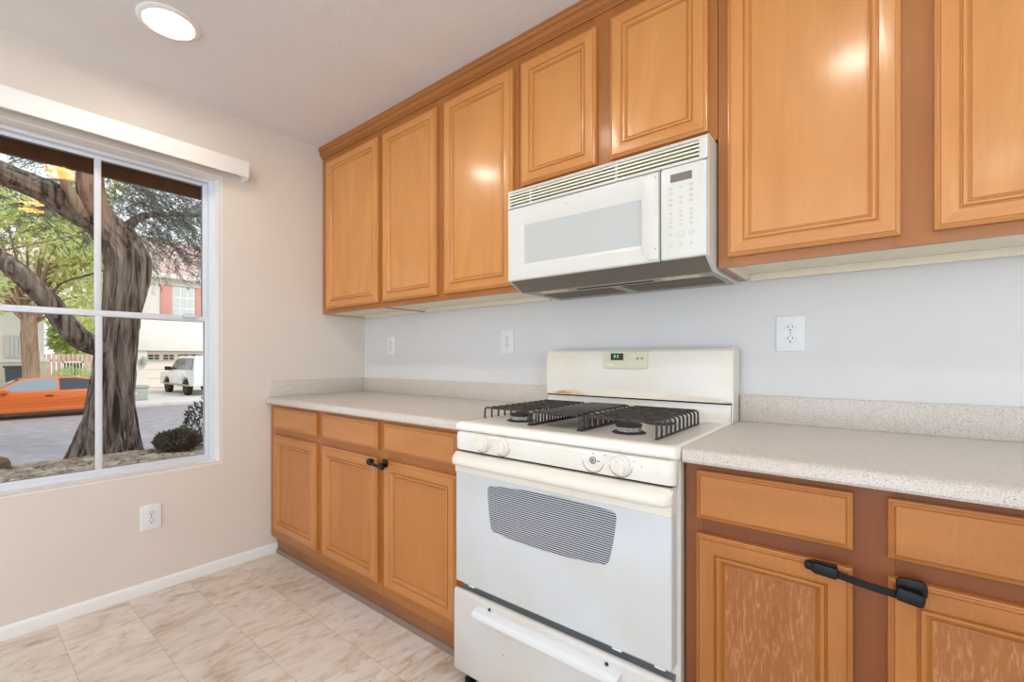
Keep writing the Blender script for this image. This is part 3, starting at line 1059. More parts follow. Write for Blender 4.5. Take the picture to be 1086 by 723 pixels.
KZ = 0.8555
for x in (1.709, 1.795, 2.201):
    knob(x, KZ); knob_ring(x, KZ)
knob_ring(2.119, KZ)
b = B().lathe([(0.0098, 0.004), (0.0098, -0.0008), (0.0078, -0.0010), (0.0072, 0.0015), (0.001, 0.0015)], (2.119, KY, KZ), (0, 1, 0), 24)
vs_ = b.link('valve_hole', M['burner_cap'], cpl)
vs_['label'] = 'bare valve stem where a knob is missing'
B().lathe([(0.0042, 0.003), (0.0042, -0.010), (0.003, -0.011)], (2.119, KY, KZ), (0, 1, 0), 14).link('valve_stem', M['screw'], vs_)
B().box(2.133, 2.1395, KY - 0.001, KY + 0.002, KZ - 0.0012, KZ + 0.0012).link('pointer_mark', M['slot'], cpl)
for x, z in ((2.154, 0.8745), (2.239, 0.8705), (2.259, 0.859), (2.119, 0.874), (2.201, 0.8795)):
    B().box(x - 0.0012, x + 0.0012, -0.7012, -0.699, z - 0.002, z + 0.002).link('heat_mark', M['grey_line'], cpl)

# backguard with a bowed lip over the cooktop
b = B()
BGX0, BGX1 = RX0 - 0.004, RX1 - 0.004
nx = 36
rows = []
for i in range(nx + 1):
    t = i / nx
    x = BGX0 + (BGX1 - BGX0) * t
    cr = 0.0235 * max(0.0, 1 - (2 * t - 1) ** 2) ** 0.8
    e = min(1, min(t, 1 - t) / 0.012)
    yo = -0.106 - 0.0 * e
    rows.append([(x, -0.030, 0.981), (x, -0.122 + 0.012 * (1 - e), 0.981 + 0.0004), (x, -0.1245 + 0.014 * (1 - e), 0.983),
                 (x, -0.1085 + 0.004 * (1 - e), 0.985 + cr), (x, -0.106 + 0.004 * (1 - e), 0.992 + cr), (x, -0.104 + 0.004 * (1 - e), 1.10), (x, -0.101 + 0.004 * (1 - e), 1.150), (x, -0.096, 1.166), (x, -0.086, 1.174), (x, -0.070, 1.1765), (x, -0.030, 1.1765)])
mi_b = B()
mi_b.grid(rows, close_u=True, caps=True)
for f in mi_b.bm.faces:
    c = f.calc_center_median()
    if f.calc_area() > 0 and len(f.verts) == 4 and 0.98 < c.z < 0.999 and c.y < -0.105 and sum(v.co.z for v in f.verts) / 4 < 0.999:
        ys = [v.co.y for v in f.verts]
        if min(ys) < -0.114 and max(v.co.z for v in f.verts) > 0.9835:
            f.material_index = 1
bg = mi_b.link('backguard', [M['enamel_cream'], M['enamel_lip']], ST, smooth=16)
# narrower riser under the lip and the rear side wing
B().box(BGX0 + 0.004, BGX1 - 0.002, -0.108, -0.028, 0.905, 0.9755, 0.002).link('riser', M['enamel_cream'], ST)
B().box(BGX0 + 0.006, BGX1 - 0.006, -0.1075, -0.03, 0.9755, 0.9812).link('gap_strip', M['dark'], ST)
wing = [(-0.012, 0.900), (-0.112, 0.914), (-0.103, 0.980), (-0.100, 1.130), (-0.088, 1.168), (-0.07, 1.173), (-0.012, 1.173)]
B().prism(wing, 0, BGX1 + 0.0002, BGX1 + 0.0045).link('side_wing', M['enamel_cream'], ST)
B().prism(wing, 0, BGX0 - 0.0045, BGX0 - 0.0002).link('side_wing', M['enamel_cream'], ST)
# oven clock panel
ocp = B().rplate(1.853, 2.042, 1.096, 1.166, -0.1095, -0.099, 0.010, 0.0015).link('clock_panel', M['control_beige'], bg)
B().box(1.889, 1.944, -0.1108, -0.108, 1.131, 1.159, 0.0008, 1).link('display', M['screen'], ocp)
b = B()
for dx in (1.9045, 1.9185):      # two glowing characters on the clock, P and F
    b.box(dx, dx + 0.0016, -0.1113, -0.1106, 1.1385, 1.1515)
    b.box(dx, dx + 0.0068, -0.1113, -0.1106, 1.1500, 1.1515)
    b.box(dx, dx + 0.0068, -0.1113, -0.1106, 1.1445, 1.1460)
    if dx < 1.91:
        b.box(dx + 0.0054, dx + 0.0070, -0.1113, -0.1106, 1.1445, 1.1515)
b.link('clock_digits', M['clock'], ocp)
for x, z in ((1.8785, 1.111), (1.8945, 1.111), (1.972, 1.148), (1.989, 1.150), (1.972, 1.112), (2.003, 1.138), (2.021, 1.139)):
    dark_ = x > 2.0
    B().box(x - 0.0058, x + 0.0058, -0.1106, -0.109, z - 0.004, z + 0.004, 0.0006, 1).link('button', M['grey_line'] if dark_ else M['mw_slat'], ocp)

# burners
def burner(x, y):
    t = B().lathe([(0.052, 0.0), (0.052, 0.003), (0.046, 0.006), (0.040, 0.007)], (x, y, 0.9050), n=36).link('burner', M['burner_cap'], ST)
    prof_b = []
    rows = []
    n = 60
    for r_, h_, tooth in ((0.036, 0.006, 0), (0.038, 0.010, 1), (0.038, 0.018, 1), (0.036, 0.020, 0)):
        rows.append([(x + math.cos(2 * PI * k / n) * (r_ - (0.0022 if (k % 4 > 1 and tooth) else 0)), y + math.sin(2 * PI * k / n) * (r_ - (0.0022 if (k % 4 > 1 and tooth) else 0)), 0.905 + h_) for k in range(n)])
    B().grid(rows, close_u=True, caps=True).link('burner_head', M['burner_alu'], t)
    B().lathe([(0.039, 0.0202), (0.041, 0.0225), (0.041, 0.027), (0.037, 0.030), (0.001, 0.031)], (x, y, 0.905), n=36).link('burner_cap', M['burner_cap'], t)


for x, y in ((1.706, -0.480), (1.706, -0.215), (2.128, -0.480), (2.128, -0.215)):
    burner(x, y)


# grates: cross bars bent down to legs at both ends, tied by foot rails
def grate(x0, x1, y0, y1, nb, flat):
    zf, zt, r_ = 0.909, 0.955, 0.0036
    b = B()
    for k in range(nb):
        y = y0 + (y1 - y0) * k / (nb - 1)
        c = 0.010
        pts = [(x0, y, zf), (x0, y, zt - c), (x0 + 0.003, y, zt - 0.003), (x0 + c, y, zt), (x1 - c, y, zt), (x1 - 0.003, y, zt - 0.003), (x1, y, zt - c), (x1, y, zf)]
        b.tube(pts, r_, 7)
    g_ = b.link('grate', M['black_iron'], ST)
    b = B()
    for x in (x0, x1):
        b.tube([(x, y0 - 0.008, zf), (x, y1 + 0.008, zf)], 0.0034, 7)
    b.link('foot_rail', M['black_iron'], g_)
    b = B()
    if flat:
        b.box(x0 + 0.016, x1 - 0.016, y0 - 0.004, y1 + 0.004, zt - 0.003, zt + 0.0045, 0.0015)
    else:
        for f in (0.18, 0.36, 0.64, 0.82):
            x = x0 + (x1 - x0) * f
            b.tube([(x, y0, zt), (x, y1, zt)], 0.0034, 7)
    b.link('centre_plate' if flat else 'long_bars', M['black_iron'], g_)
    return g_


grate(1.598, 1.802, -0.560, -0.165, 11, False)
grate(1.814, 1.995, -0.560, -0.165, 11, True)
grate(2.008, 2.246, -0.560, -0.165, 11, False)

# oven door
DY = -0.700
od = B()
od.box(RX0 + 0.003, RX1 - 0.010, DY, -0.658, 0.358, 0.812, 0.006, 3)
odoor = od.link('oven_door', M['enamel_door'], ST)
# rounded trapezoid window with bowed edges
def window_outline(r=0.022):
    P = [Vector(p) for p in ((1.748, 0.568), (2.166, 0.575), (2.192, 0.727), (1.731, 0.718))]
    out = []
    bows = (0.011, 0.002, 0.009, 0.002)
    for k in range(4):
        a, c = P[k], P[(k + 1) % 4]
        prev = P[k - 1]
        u = (c - a).normalized(); w = (prev - a).normalized()
        p0, p1 = a + w * r, a + u * r
        for i in range(7):              # corner
            t = i / 6
            out.append(p0.lerp(a, t).lerp(a.lerp(p1, t), t))
        n_ = Vector((u.y, -u.x))
        L_ = (c - a).length
        for i in range(1, 10):          # bowed edge
            t = i / 10
            d = r + (L_ - 2 * r) * t
            out.append(a + u * d + n_ * (bows[k] * 4 * t * (1 - t)))
    return [(p.x, p.y) for p in out]


B().prism(window_outline(), 1, DY - 0.0015, DY + 0.002).link('door_window', M['oven_glass'], odoor)
# cream door cap and full-width bowed handle
b = B().box(RX0 + 0.0025, RX1 - 0.0095, DY - 0.004, -0.662, 0.742, 0.8125, 0.004, 3)
cap = b.link('door_cap', M['enamel_cream'], odoor)
hp = [(-0.702, 0.772), (-0.716, 0.769), (-0.728, 0.771), (-0.735, 0.778), (-0.736, 0.788), (-0.731, 0.798), (-0.721, 0.806), (-0.706, 0.811), (-0.695, 0.812)]
rows = []
X0, X1 = RX0 + 0.001, RX1 - 0.006
for x, s in ((X0, 0.25), (X0 + 0.006, 0.6), (X0 + 0.016, 0.88), (X0 + 0.035, 1.0), (X1 - 0.035, 1.0), (X1 - 0.016, 0.88), (X1 - 0.006, 0.6), (X1, 0.25)):
    rows.append([(x, -0.700 + (y + 0.700) * s, 0.793 + (z - 0.793) * (0.7 + 0.3 * s)) for y, z in hp])
B().grid(rows, close_u=True, caps=True).link('door_handle', M['plastic_cream'], odoor, smooth=45)
for x in (1.652, 2.186, 2.303):
    B().box(x - 0.014, x + 0.014, -0.694, -0.668, 0.350, 0.3615, 0.002).link('hinge_clip', M['plastic_white'], odoor)
# drawer
dw = [(-0.690, 0.052), (-0.704, 0.052), (-0.708, 0.060), (-0.708, 0.320), (-0.7065, 0.329), (-0.702, 0.334), (-0.697, 0.335), (-0.690, 0.333)]
drw = B().prism(dw, 0, RX0 + 0.003, RX1 - 0.010, bev=0.002).link('drawer', M['enamel_drawer'], ST, smooth=40)
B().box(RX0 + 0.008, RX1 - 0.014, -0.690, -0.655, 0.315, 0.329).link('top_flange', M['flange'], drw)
b = B()
hx0, hx1 = 1.694, 2.206
rows = []
for x, s in ((hx0, 0.75), (hx0 + 0.012, 1), (hx1 - 0.012, 1), (hx1, 0.75)):
    rows.append([(x, -0.700, 0.296 + (zz * s)) if yy == 0 else (x + (0.006 if x < 1.9 else -0.006) * 0, -0.708 - yy, 0.296 + zz * s) for yy, zz in ((0.0, 0.013), (0.016, 0.012), (0.027, 0.006), (0.030, -0.012), (0.028, -0.0155), (0.025, -0.013), (0.020, 0.000), (0.0, 0.006))])
b.grid(rows, close_u=True, caps=True).link('drawer_handle', M['plastic_white'], drw, smooth=45)
for x in (1.748, 2.165):
    B().lathe([(0.005, 0), (0.005, -0.003), (0.002, -0.004)], (x, -0.7085, 0.314), (0, 1, 0), 12).link('screw', M['slot'], drw)
B().box(RX0 + 0.02, RX1 - 0.02, -0.64, -0.05, 0.03, 0.054).link('under_tray', M['dark'], ST)
for x in (1.622, 2.30):
    for y in (-0.665, -0.10):
        B().lathe([(0.020, 0.0), (0.020, 0.010), (0.012, 0.014), (0.009, 0.018), (0.009, 0.056)], (x, y, 0.0), n=20).link('levelling_foot', M['black_plastic'], ST)

# ------------------------------------------------------------------ outside
M['gravel'] = noisy('gravel_ground', [(0.35, '#6e5d4c'), (0.5, '#8f7c67'), (0.68, '#b09c86')], 22, 0.95, 0.8)
M['pebble'] = noisy('pebble', [(0.3, '#85705b'), (0.5, '#a8937c'), (0.7, '#cdbda8')], 5, 0.9)
M['asphalt'] = noisy('asphalt', [(0.35, '#998e8c'), (0.65, '#aaa09d')], 3, 0.95, 0.1)
M['concrete'] = noisy('concrete', [(0.3, '#cfc6bb'), (0.7, '#e2dbd2')], 2, 0.9)
M['bark'] = bark('near_tree_bark', '#29231f', '#776c63')
M['bark_red'] = bark('stub_bark', '#6d4f40', '#a98570')
M['bark_far'] = bark('far_tree_bark', '#7d6450', '#a58a70', 0.6)
M['leaf_grey'] = leaf_mat('grey_green_leaves', '#56645a', '#87978a')
M['leaf_lime'] = leaf_mat('lime_leaves', '#c6cf7c', '#f6f6c0', 0.5)
M['leaf_mid'] = leaf_mat('mid_green_leaves', '#a5bd6c', '#e2eeac', 0.5)
M['leaf_bush'] = leaf_mat('bush_leaves', '#3f4636', '#6a705c', 0.2)
M['twig'] = plain('twig', '#4a4038', 0.9)
M['eave'] = noisy('eave_board', [(0.3, '#544236'), (0.7, '#6e5a4c')], 9, 0.85)
M['stucco'] = paint('stucco_sun_block', '#f1e8de', 0.9, 30, 0.2)
M['stucco2'] = paint('stucco_tan', '#dfd5c0', 0.9, 30, 0.2)
M['stucco_white'] = paint('stucco_trim', '#f4eee4', 0.9)
M['shutter'] = plain('pink_shutter', '#e0a096', 0.7)
M['roof'] = noisy('clay_roof', [(0.3, '#d3aea0'), (0.6, '#e8cdc0'), (0.8, '#c79f90')], 3, 0.9)
M['garage'] = plain('garage_door', '#efe5d6', 0.6)
M['far_glass'] = plain('far_window', '#d6dbd8', 0.25)
M['far_dark'] = plain('far_dark_glass', '#4d4a45', 0.3)
M['white_far'] = plain('white_far', '#f2f0ea', 0.5)
M['fence'] = noisy('fence_boards', [(0.3, '#cfae9c'), (0.7, '#e2c8b8')], 6, 0.9)
M['orange'] = plain('orange_paint', '#d4651c', 0.25, 0.0, 0.5, 0.6)
M['orange_low'] = plain('orange_sill', '#c4652c', 0.4)
M['car_glass'] = plain('car_glass', '#8f979a', 0.06)
M['car_glass_dark'] = plain('tinted_car_glass', '#3e4246', 0.08)
M['rubber'] = plain('rubber', '#1c1b1b', 0.8)
M['chrome'] = plain('wheel_metal', '#b8babb', 0.25, 0.8)
M['truck_white'] = plain('truck_paint', '#f2f2f0', 0.25, 0, 0.5, 0.5)
M['util'] = plain('utility_green', '#a7ada0', 0.6)
M['bin'] = plain('bin_blue', '#4a5057', 0.6)
M['rockm'] = noisy('rock', [(0.3, '#6b5848'), (0.7, '#927a66')], 9, 0.9, 0.5)

YA, YB = -14.0, 24.0
# front yard falling to the street, street, driveways
yard = [(-0.16, -0.13), (-2.5, -0.14), (-4.6, -0.14), (-5.0, -0.15), (-5.35, -0.20), (-6.2, -0.40), (-7.4, -0.60), (-8.2, -0.72), (-8.2, -1.0), (-0.16, -1.0)]
struct(B().prism(yard, 1, YA, YB).link('ground_yard', M['gravel'], root=(0, 0, 0)))
struct(B().box(-18.6, -8.2, YA, YB, -1.0, -0.70).link('ground_street', M['asphalt'], root=(0, 0, 0)))
far = [(-18.6, -1.0), (-18.6, -0.60), (-18.9, -0.56), (-19.1, -0.55), (-60, -0.42), (-60, -1.0)]
struct(B().prism(far, 1, YA, YB).link('ground_far_side', M['concrete'], root=(0, 0, 0)))
# this house: dark eave board and soffit over the window
struct(B().box(-0.66, -0.62, -8, 6, 2.165, 2.42, 0.004).box(-0.62, -0.16, -8, 6, 2.38, 2.42).link('trim_eave', M['eave']))
struct(B().box(-0.16, 6.0, -8, 6, 2.60, 6.6).box(-0.66, -0.16, -8, 6, 2.60, 2.75).link('wall_sun_block', M['stucco']))  # unseen upper storey, added to keep the sun off yard and tree

TX_ = -5.6
rnd = random.Random(7)
b = B()
for i in range(2600):
    x = -3.5 - 1.95 * rnd.random() ** 0.7
    y = rnd.uniform(-1.9, 1.1)
    if (x - TX_) ** 2 + (y + 0.42) ** 2 < 0.52 ** 2 or (x + 4.72) ** 2 + (y - 0.20) ** 2 < 0.33 ** 2 or (x + 5.0) ** 2 + (y + 1.47) ** 2 < 0.17 ** 2:
        continue
    z = -0.14 if x > -5.0 else -0.15 - (-5.0 - x) * 0.15
    s = rnd.uniform(0.020, 0.050)
    t = bmesh.new()
    bmesh.ops.create_icosphere(t, subdivisions=1, radius=1)
    m_ = Matrix.Translation((x, y, z + s * 0.25)) @ Matrix.Rotation(rnd.uniform(0, 6.3), 4, 'Z') @ Matrix.Rotation(rnd.uniform(-0.4, 0.4), 4, 'X') @ Matrix.Diagonal((s * rnd.uniform(0.9, 1.5), s * rnd.uniform(0.7, 1.1), s * rnd.uniform(0.45, 0.8), 1))
    bmesh.ops.transform(t, matrix=m_, verts=t.verts)
    b.merge(t)
tag(b.link('gravel', M['pebble']), 'loose tan landscape gravel on the ground outside the window', 'gravel', kind='stuff')


def rough_limb(b, pts, radii, n=40, sub=6, amp=0.12, seed=0.0, flare=None, mi=0):
    """a limb swept along a smoothed path with deep lengthwise bark furrows"""
    P = [Vector(p) for p in pts]
    path, rad = [], []
    for i in range(len(P) - 1):
        p0, p1, p2, p3 = P[max(i - 1, 0)], P[i], P[i + 1], P[min(i + 2, len(P) - 1)]
        for k in range(sub):
            t = k / sub
            path.append(0.5 * ((2 * p1) + (p2 - p0) * t + (2 * p0 - 5 * p1 + 4 * p2 - p3) * t * t + (3 * p1 - p0 - 3 * p2 + p3) * t ** 3))
            rad.append(radii[i] * (1 - t) + radii[i + 1] * t)
    path.append(P[-1]); rad.append(radii[-1])
    rows = []
    up_ = None
    L = 0.0
    for i, p in enumerate(path):
        d = (path[min(i + 1, len(path) - 1)] - path[max(i - 1, 0)]).normalized()
        if i: L += (p - path[i - 1]).length
        if up_ is None:
            a = Vector((1, 0, 0)) if abs(d.x) < 0.8 else Vector((0, 0, 1))
            up_ = (a - d * a.dot(d)).normalized()
        else:
            up_ = (up_ - d * up_.dot(d)).normalized()
        s_ = d.cross(up_)
        row = []
        for k in range(n):
            a = 2 * PI * k / n
            q = Vector((math.cos(a) * 2.6, math.sin(a) * 2.6, L * 1.1 + seed))
            f = noise.noise(q * 1.6) * 0.55 + abs(noise.noise(Vector((q.x * 3.4, q.y * 3.4, q.z * 1.3 + 9)))) * -0.9 + noise.noise(Vector((q.x * 6, q.y * 6, q.z * 2.2))) * 0.3
            r_ = rad[i] * (1 + amp * (f + 0.25))
            if flare:
                r_ *= 1 + flare * max(0, 1 - L / 0.75) ** 2 * (0.6 + 0.7 * noise.noise(Vector((math.cos(a) * 1.7, math.sin(a) * 1.7, 3.3))) + 0.3)
            row.append(p + (up_ * math.cos(a) + s_ * math.sin(a)) * r_)
        rows.append(row)
    return b.grid(rows, close_u=True, caps=True, mi=mi)


def leaf(b, p, d, L, w, rg):
    """one folded lance-shaped leaf"""
    d = d.normalized()
    s = d.cross(Vector((rg.uniform(-1, 1), rg.uniform(-1, 1), rg.uniform(-1, 1))))
    if s.length < 1e-4:
        s = Vector((1, 0, 0))
    s.normalize()
    nrm = d.cross(s) * (w * 0.25)
    vs = [b.bm.verts.new(q) for q in (p, p + d * (L * 0.45) + s * w + nrm, p + d * L, p + d * (L * 0.45) - s * w + nrm)]
    b.bm.faces.new((vs[0], vs[1], vs[2])); b.bm.faces.new((vs[0], vs[2], vs[3]))


def spray(bl, bt, p, d, length, nleaf, L, w, rg, droop=0.6, tr=0.004):
    """a drooping twig with leaves along it"""
    pts = [Vector(p)]
    d = Vector(d).normalized()
    st = length / 6
    for i in range(6):
        d = (d + Vector((rg.uniform(-.15, .15), rg.uniform(-.15, .15), -droop / 6))).normalized()
        pts.append(pts[-1] + d * st)
    if bt is not None:
        bt.tube(pts, [tr * (1 - 0.8 * i / 6) for i in range(7)], 4)
    for k in range(nleaf):
        t = (0.1 + 0.9 * k / nleaf) * 6
        i = min(5, int(t))
        q = pts[i].lerp(pts[i + 1], t - i)
        dd = (pts[i + 1] - pts[i]).normalized()
        side = dd.cross(Vector((0, 0, 1)))
        side = side.normalized() if side.length > 1e-3 else Vector((1, 0, 0))
        ld = dd * 0.7 + side * (0.8 if k % 2 else -0.8) + Vector((rg.uniform(-.4, .4), rg.uniform(-.4, .4), rg.uniform(-.5, .2)))
        leaf(bl, q, ld, L * rg.uniform(0.7, 1.2), w, rg)


def rand_dir(rg):
    a, z = rg.uniform(0, 2 * PI), rg.uniform(-1, 1)
    r_ = math.sqrt(1 - z * z)
    return Vector((r_ * math.cos(a), r_ * math.sin(a), z))


# near tree: furrowed leaning trunk, limbs, fine grey-green sprays
TX = -5.6
tree = thing('shade_tree', (TX, -0.42, -0.22), 'large rough barked leaning tree on gravel close outside the window', 'tree')
b = B()
rough_limb(b, [(TX, -0.42, -0.35), (TX, -0.40, -0.10), (TX, -0.37, 0.30), (TX, -0.335, 0.86), (TX, -0.30, 1.3), (TX, -0.25, 1.75), (TX, -0.18, 2.25), (TX, -0.175, 2.55), (TX, -0.27, 2.80), (TX, -0.42, 2.98)],
           [0.37, 0.33, 0.275, 0.225, 0.215, 0.21, 0.245, 0.255, 0.22, 0.19], n=120, sub=9, amp=0.26, seed=1.0, flare=0.30)
b.link('trunk', M['bark'], tree, smooth=60)
b = B()
rough_limb(b, [(TX, -0.27, 2.76), (TX, -0.45, 3.0), (TX, -0.66, 3.13), (TX - 0.05, -0.92, 3.30), (TX - 0.1, -1.2, 3.40), (TX - 0.1, -1.6, 3.52), (TX - 0.1, -2.4, 3.9)],
           [0.2, 0.20, 0.185, 0.155, 0.14, 0.13, 0.10], n=64, amp=0.22, seed=5.0)
b.link('limb', M['bark'], tree, smooth=60)
b = B()
rough_limb(b, [(TX + 0.05, -0.34, 1.20), (TX + 0.10, -0.52, 1.30), (TX + 0.12, -0.70, 1.40), (TX + 0.12, -0.86, 1.62), (TX + 0.12, -0.98, 1.85), (TX + 0.1, -1.12, 2.03), (TX + 0.1, -1.28, 2.22), (TX, -1.48, 2.42), (TX, -2.1, 2.9)],
           [0.10, 0.125, 0.125, 0.115, 0.11, 0.11, 0.11, 0.10, 0.07], n=48, amp=0.14, seed=8.0)
b.link('limb', M['bark'], tree, smooth=60)
b = B()
rough_limb(b, [(TX + 0.05, -0.42, 2.95), (TX + 0.12, -0.56, 3.25), (TX + 0.15, -0.60, 3.6), (TX + 0.15, -0.58, 4.3), (TX + 0.1, -0.3, 5.0)],
           [0.14, 0.15, 0.14, 0.12, 0.08], n=48, amp=0.2, seed=11.0)
o = b.link('limb', M['bark_red'], tree, smooth=60)
o['label'] = 'reddish shredding limb rising out of view'
b = B()
rough_limb(b, [(TX + 0.14, -0.66, 3.04), (TX + 0.2, -0.76, 3.22), (TX + 0.2, -0.86, 3.44), (TX + 0.2, -0.90, 3.7)], [0.055, 0.06, 0.045, 0.03], n=24, amp=0.2, seed=14.0)
b.link('limb', M['bark_far'], tree, smooth=60)
b = B()
rough_limb(b, [(TX, -0.30, 2.85), (TX - 0.3, 0.0, 3.25), (TX - 0.6, 0.3, 3.45), (TX - 0.9, 0.8, 3.62), (TX - 1.2, 1.4, 3.8)], [0.09, 0.055, 0.04, 0.03, 0.02], n=20, amp=0.12, seed=17.0)
b.link('limb', M['bark'], tree, smooth=60)
b = B()
rough_limb(b, [(TX + 0.1, -1.0, 1.9), (TX + 0.3, -0.9, 2.1), (TX + 0.5, -0.7, 2.2), (TX + 0.6, -0.5, 2.3)], [0.02, 0.014, 0.012, 0.008], n=10, amp=0.1, seed=19.0)
b.tube([(TX + 0.35, -0.66, 0.22), (TX + 0.28, -0.60, 0.15), (TX + 0.2, -0.50, 0.08)], [0.012, 0.012, 0.012], 6)
b.link('branch', M['bark'], tree, smooth=60)
bl, bt = B(), B()
rg = random.Random(21)
for i in range(900):
    # canopy to the right of the trunk, hanging into view
    p = Vector((rg.uniform(-8.2, -4.8), rg.uniform(-0.35, 1.9), rg.uniform(2.85, 4.4)))
    if p.z < 3.1 and rg.random() < 0.55:
        continue
    d = Vector((rg.uniform(-.6, .6), rg.uniform(-.3, 1.0), rg.uniform(-.6, .3)))
    spray(bl, bt, p, d, rg.uniform(0.35, 0.75), 22, 0.085, 0.0075, rg, 0.8, 0.0035)
for i in range(420):
    p = Vector((rg.uniform(-8.6, -5.4), rg.uniform(-2.6, -0.3), rg.uniform(3.1, 4.6)))
    if p.z < 3.4 and rg.random() < 0.5:
        continue
    d = Vector((rg.uniform(-.6, .6), rg.uniform(-1, .5), rg.uniform(-.6, .3)))
    spray(bl, bt, p, d, rg.uniform(0.35, 0.75), 22, 0.085, 0.0075, rg, 0.8, 0.0035)
bl.link('foliage', M['leaf_grey'], tree, smooth=0)
bt.link('twigs', M['twig'], tree, smooth=60)


def shrub(name, c, rx, ry, rz, nl, L, w, mat, label, cat, seed, up_=0.3):
    rg = random.Random(seed)
    t = thing(name, (c[0], c[1], c[2]), label, cat)
    b = B()
    C_ = Vector((c[0], c[1], c[2] + rz))
    for i in range(nl):
        dv = rand_dir(rg)
        k = rg.uniform(0.45, 1.0) ** 0.5
        lump = 1 + 0.22 * noise.noise(dv * 2.4 + Vector((seed, 0, 0)))
        p = C_ + Vector((dv.x * rx, dv.y * ry, dv.z * rz)) * (k * lump)
        if p.z < c[2] + 0.01:
            continue
        leaf(b, p, dv + Vector((rg.uniform(-.6, .6), rg.uniform(-.6, .6), up_ + rg.uniform(-.3, .6))), L * rg.uniform(0.7, 1.3), w, rg)
    b.link('foliage', mat, t, smooth=0)
    b = B()
    for k in range(5):
        a = 2 * PI * k / 5
        b.tube([(c[0], c[1], c[2] - 0.03), (c[0] + math.cos(a) * rx * 0.3, c[1] + math.sin(a) * ry * 0.3, c[2] + rz * 0.8), (c[0] + math.cos(a) * rx * 0.6, c[1] + math.sin(a) * ry * 0.6, c[2] + rz * 1.3)], [rx * 0.04, rx * 0.03, rx * 0.012], 5)
    b.link('stems', M['twig'], t)
    return t


shrub('rounded_shrub', (-4.72, 0.20, -0.14), 0.24, 0.27, 0.135, 3600, 0.045, 0.010, M['leaf_bush'], 'small dark rounded shrub on the gravel right of the tree trunk', 'shrub', 3)
shrub('loose_shrub', (-6.5, 1.10, -0.46), 0.35, 0.32, 0.42, 1100, 0.07, 0.015, M['leaf_bush'], 'loose grey shrub half hidden by the right window frame', 'shrub', 4)


def bg_tree(name, base, trunk_pts, radii, clumps, nl, L, w, mat, bmat, label, seed):
    rg = random.Random(seed)
    t = thing(name, base, label, 'tree')
    b = B()
    rough_limb(b, trunk_pts, radii, n=24, sub=4, amp=0.18, seed=seed)
    top_ = Vector(trunk_pts[-1])
    b.link('trunk', bmat, t, smooth=60)
    b = B()
    bl = B()
    for (x, y, z, r_) in clumps:
        c = Vector((x, y, z))
        b.tube([top_ - Vector((0, 0, 0.3)), top_.lerp(c, 0.5) + Vector((0, 0, 0.15)), c], [radii[-1] * 0.35, radii[-1] * 0.2, 0.012], 6)
        n_ = int(nl * r_ * r_)
        for i in range(n_):
            dv = rand_dir(rg)
            p = c + dv * (r_ * rg.uniform(0.3, 1.0) ** 0.6 * (1 + 0.3 * noise.noise(dv * 2 + c)))
            leaf(bl, p, dv + Vector((rg.uniform(-.7, .7), rg.uniform(-.7, .7), rg.uniform(-.8, .3))), L * rg.uniform(0.7, 1.3), w, rg)
    b.link('branches', bmat, t)
    bl.link('foliage', mat, t, smooth=0)
    return t


rg = random.Random(5)
cl = [(-14 + rg.uniform(-1.5, 1.5), rg.uniform(-1.9, 1.1), rg.uniform(2.4, 5.6), rg.uniform(0.45, 0.85)) for i in range(26)]
bg_tree('street_tree', (-20.3, 0.05, -0.5), [(-20.3, 0.05, -0.6), (-20.3, 0.08, 0.6), (-20.2, 0.02, 1.7), (-20.0, 0.0, 2.6)], [0.27, 0.22, 0.22, 0.2],
        [(-19.6 + rg.uniform(-1.2, 1.2), rg.uniform(-2.2, 2.2), rg.uniform(2.9, 7.4), rg.uniform(0.6, 0.95)) for i in range(28)], 620, 0.24, 0.045, M['leaf_lime'], M['bark_far'],
        'yellow green street tree with brown trunk beyond the orange car', 31)
bg_tree('leafy_tree', (-13.5, -3.4, -0.7), [(-13.5, -3.4, -0.8), (-13.4, -3.3, 1.0), (-13.3, -3.0, 2.4)], [0.2, 0.16, 0.14],
        [(-13 + rg.uniform(-1.2, 1.2), rg.uniform(-2.6, 0.2), rg.uniform(2.6, 5.0), rg.uniform(0.35, 0.6)) for i in range(15)], 480, 0.16, 0.028, M['leaf_mid'], M['bark_far'],
        'mid green leafy branches seen left of the near trunk', 33)
bg_tree('garden_tree', (-27.0, 2.1, -0.4), [(-27.0, 2.1, -0.5), (-27.0, 2.1, 1.5), (-27.0, 2.0, 2.2)], [0.2, 0.16, 0.14],
        [(-26.2 + rg.uniform(-0.8, 0.8), rg.uniform(1.55, 2.25), rg.uniform(1.5, 3.6), rg.uniform(0.5, 0.7)) for i in range(14)], 620, 0.34, 0.05, M['leaf_mid'], M['bark_far'],
        'bright drooping green tree rising behind the picket fence', 35)
shrub('hedge_shrub', (-21.9, 1.45, -0.55), 0.4, 0.72, 0.66, 1500, 0.12, 0.02, M['leaf_mid'], 'low green shrub before the picket fence behind the orange car', 'shrub', 6)
b = B()
t_ = bmesh.new(); bmesh.ops.create_icosphere(t_, subdivisions=3, radius=1)
for v_ in t_.verts:
    v_.co *= 1 + 0.25 * noise.noise(v_.co * 1.7)
bmesh.ops.transform(t_, matrix=Matrix.Translation((-5.0, -1.47, -0.08)) @ Matrix.Diagonal((0.12, 0.10, 0.11, 1)), verts=t_.verts)
b.merge(t_)
tag(b.link('rock', M['rockm']), 'brown rock on the gravel at the left end of the window', 'rock')


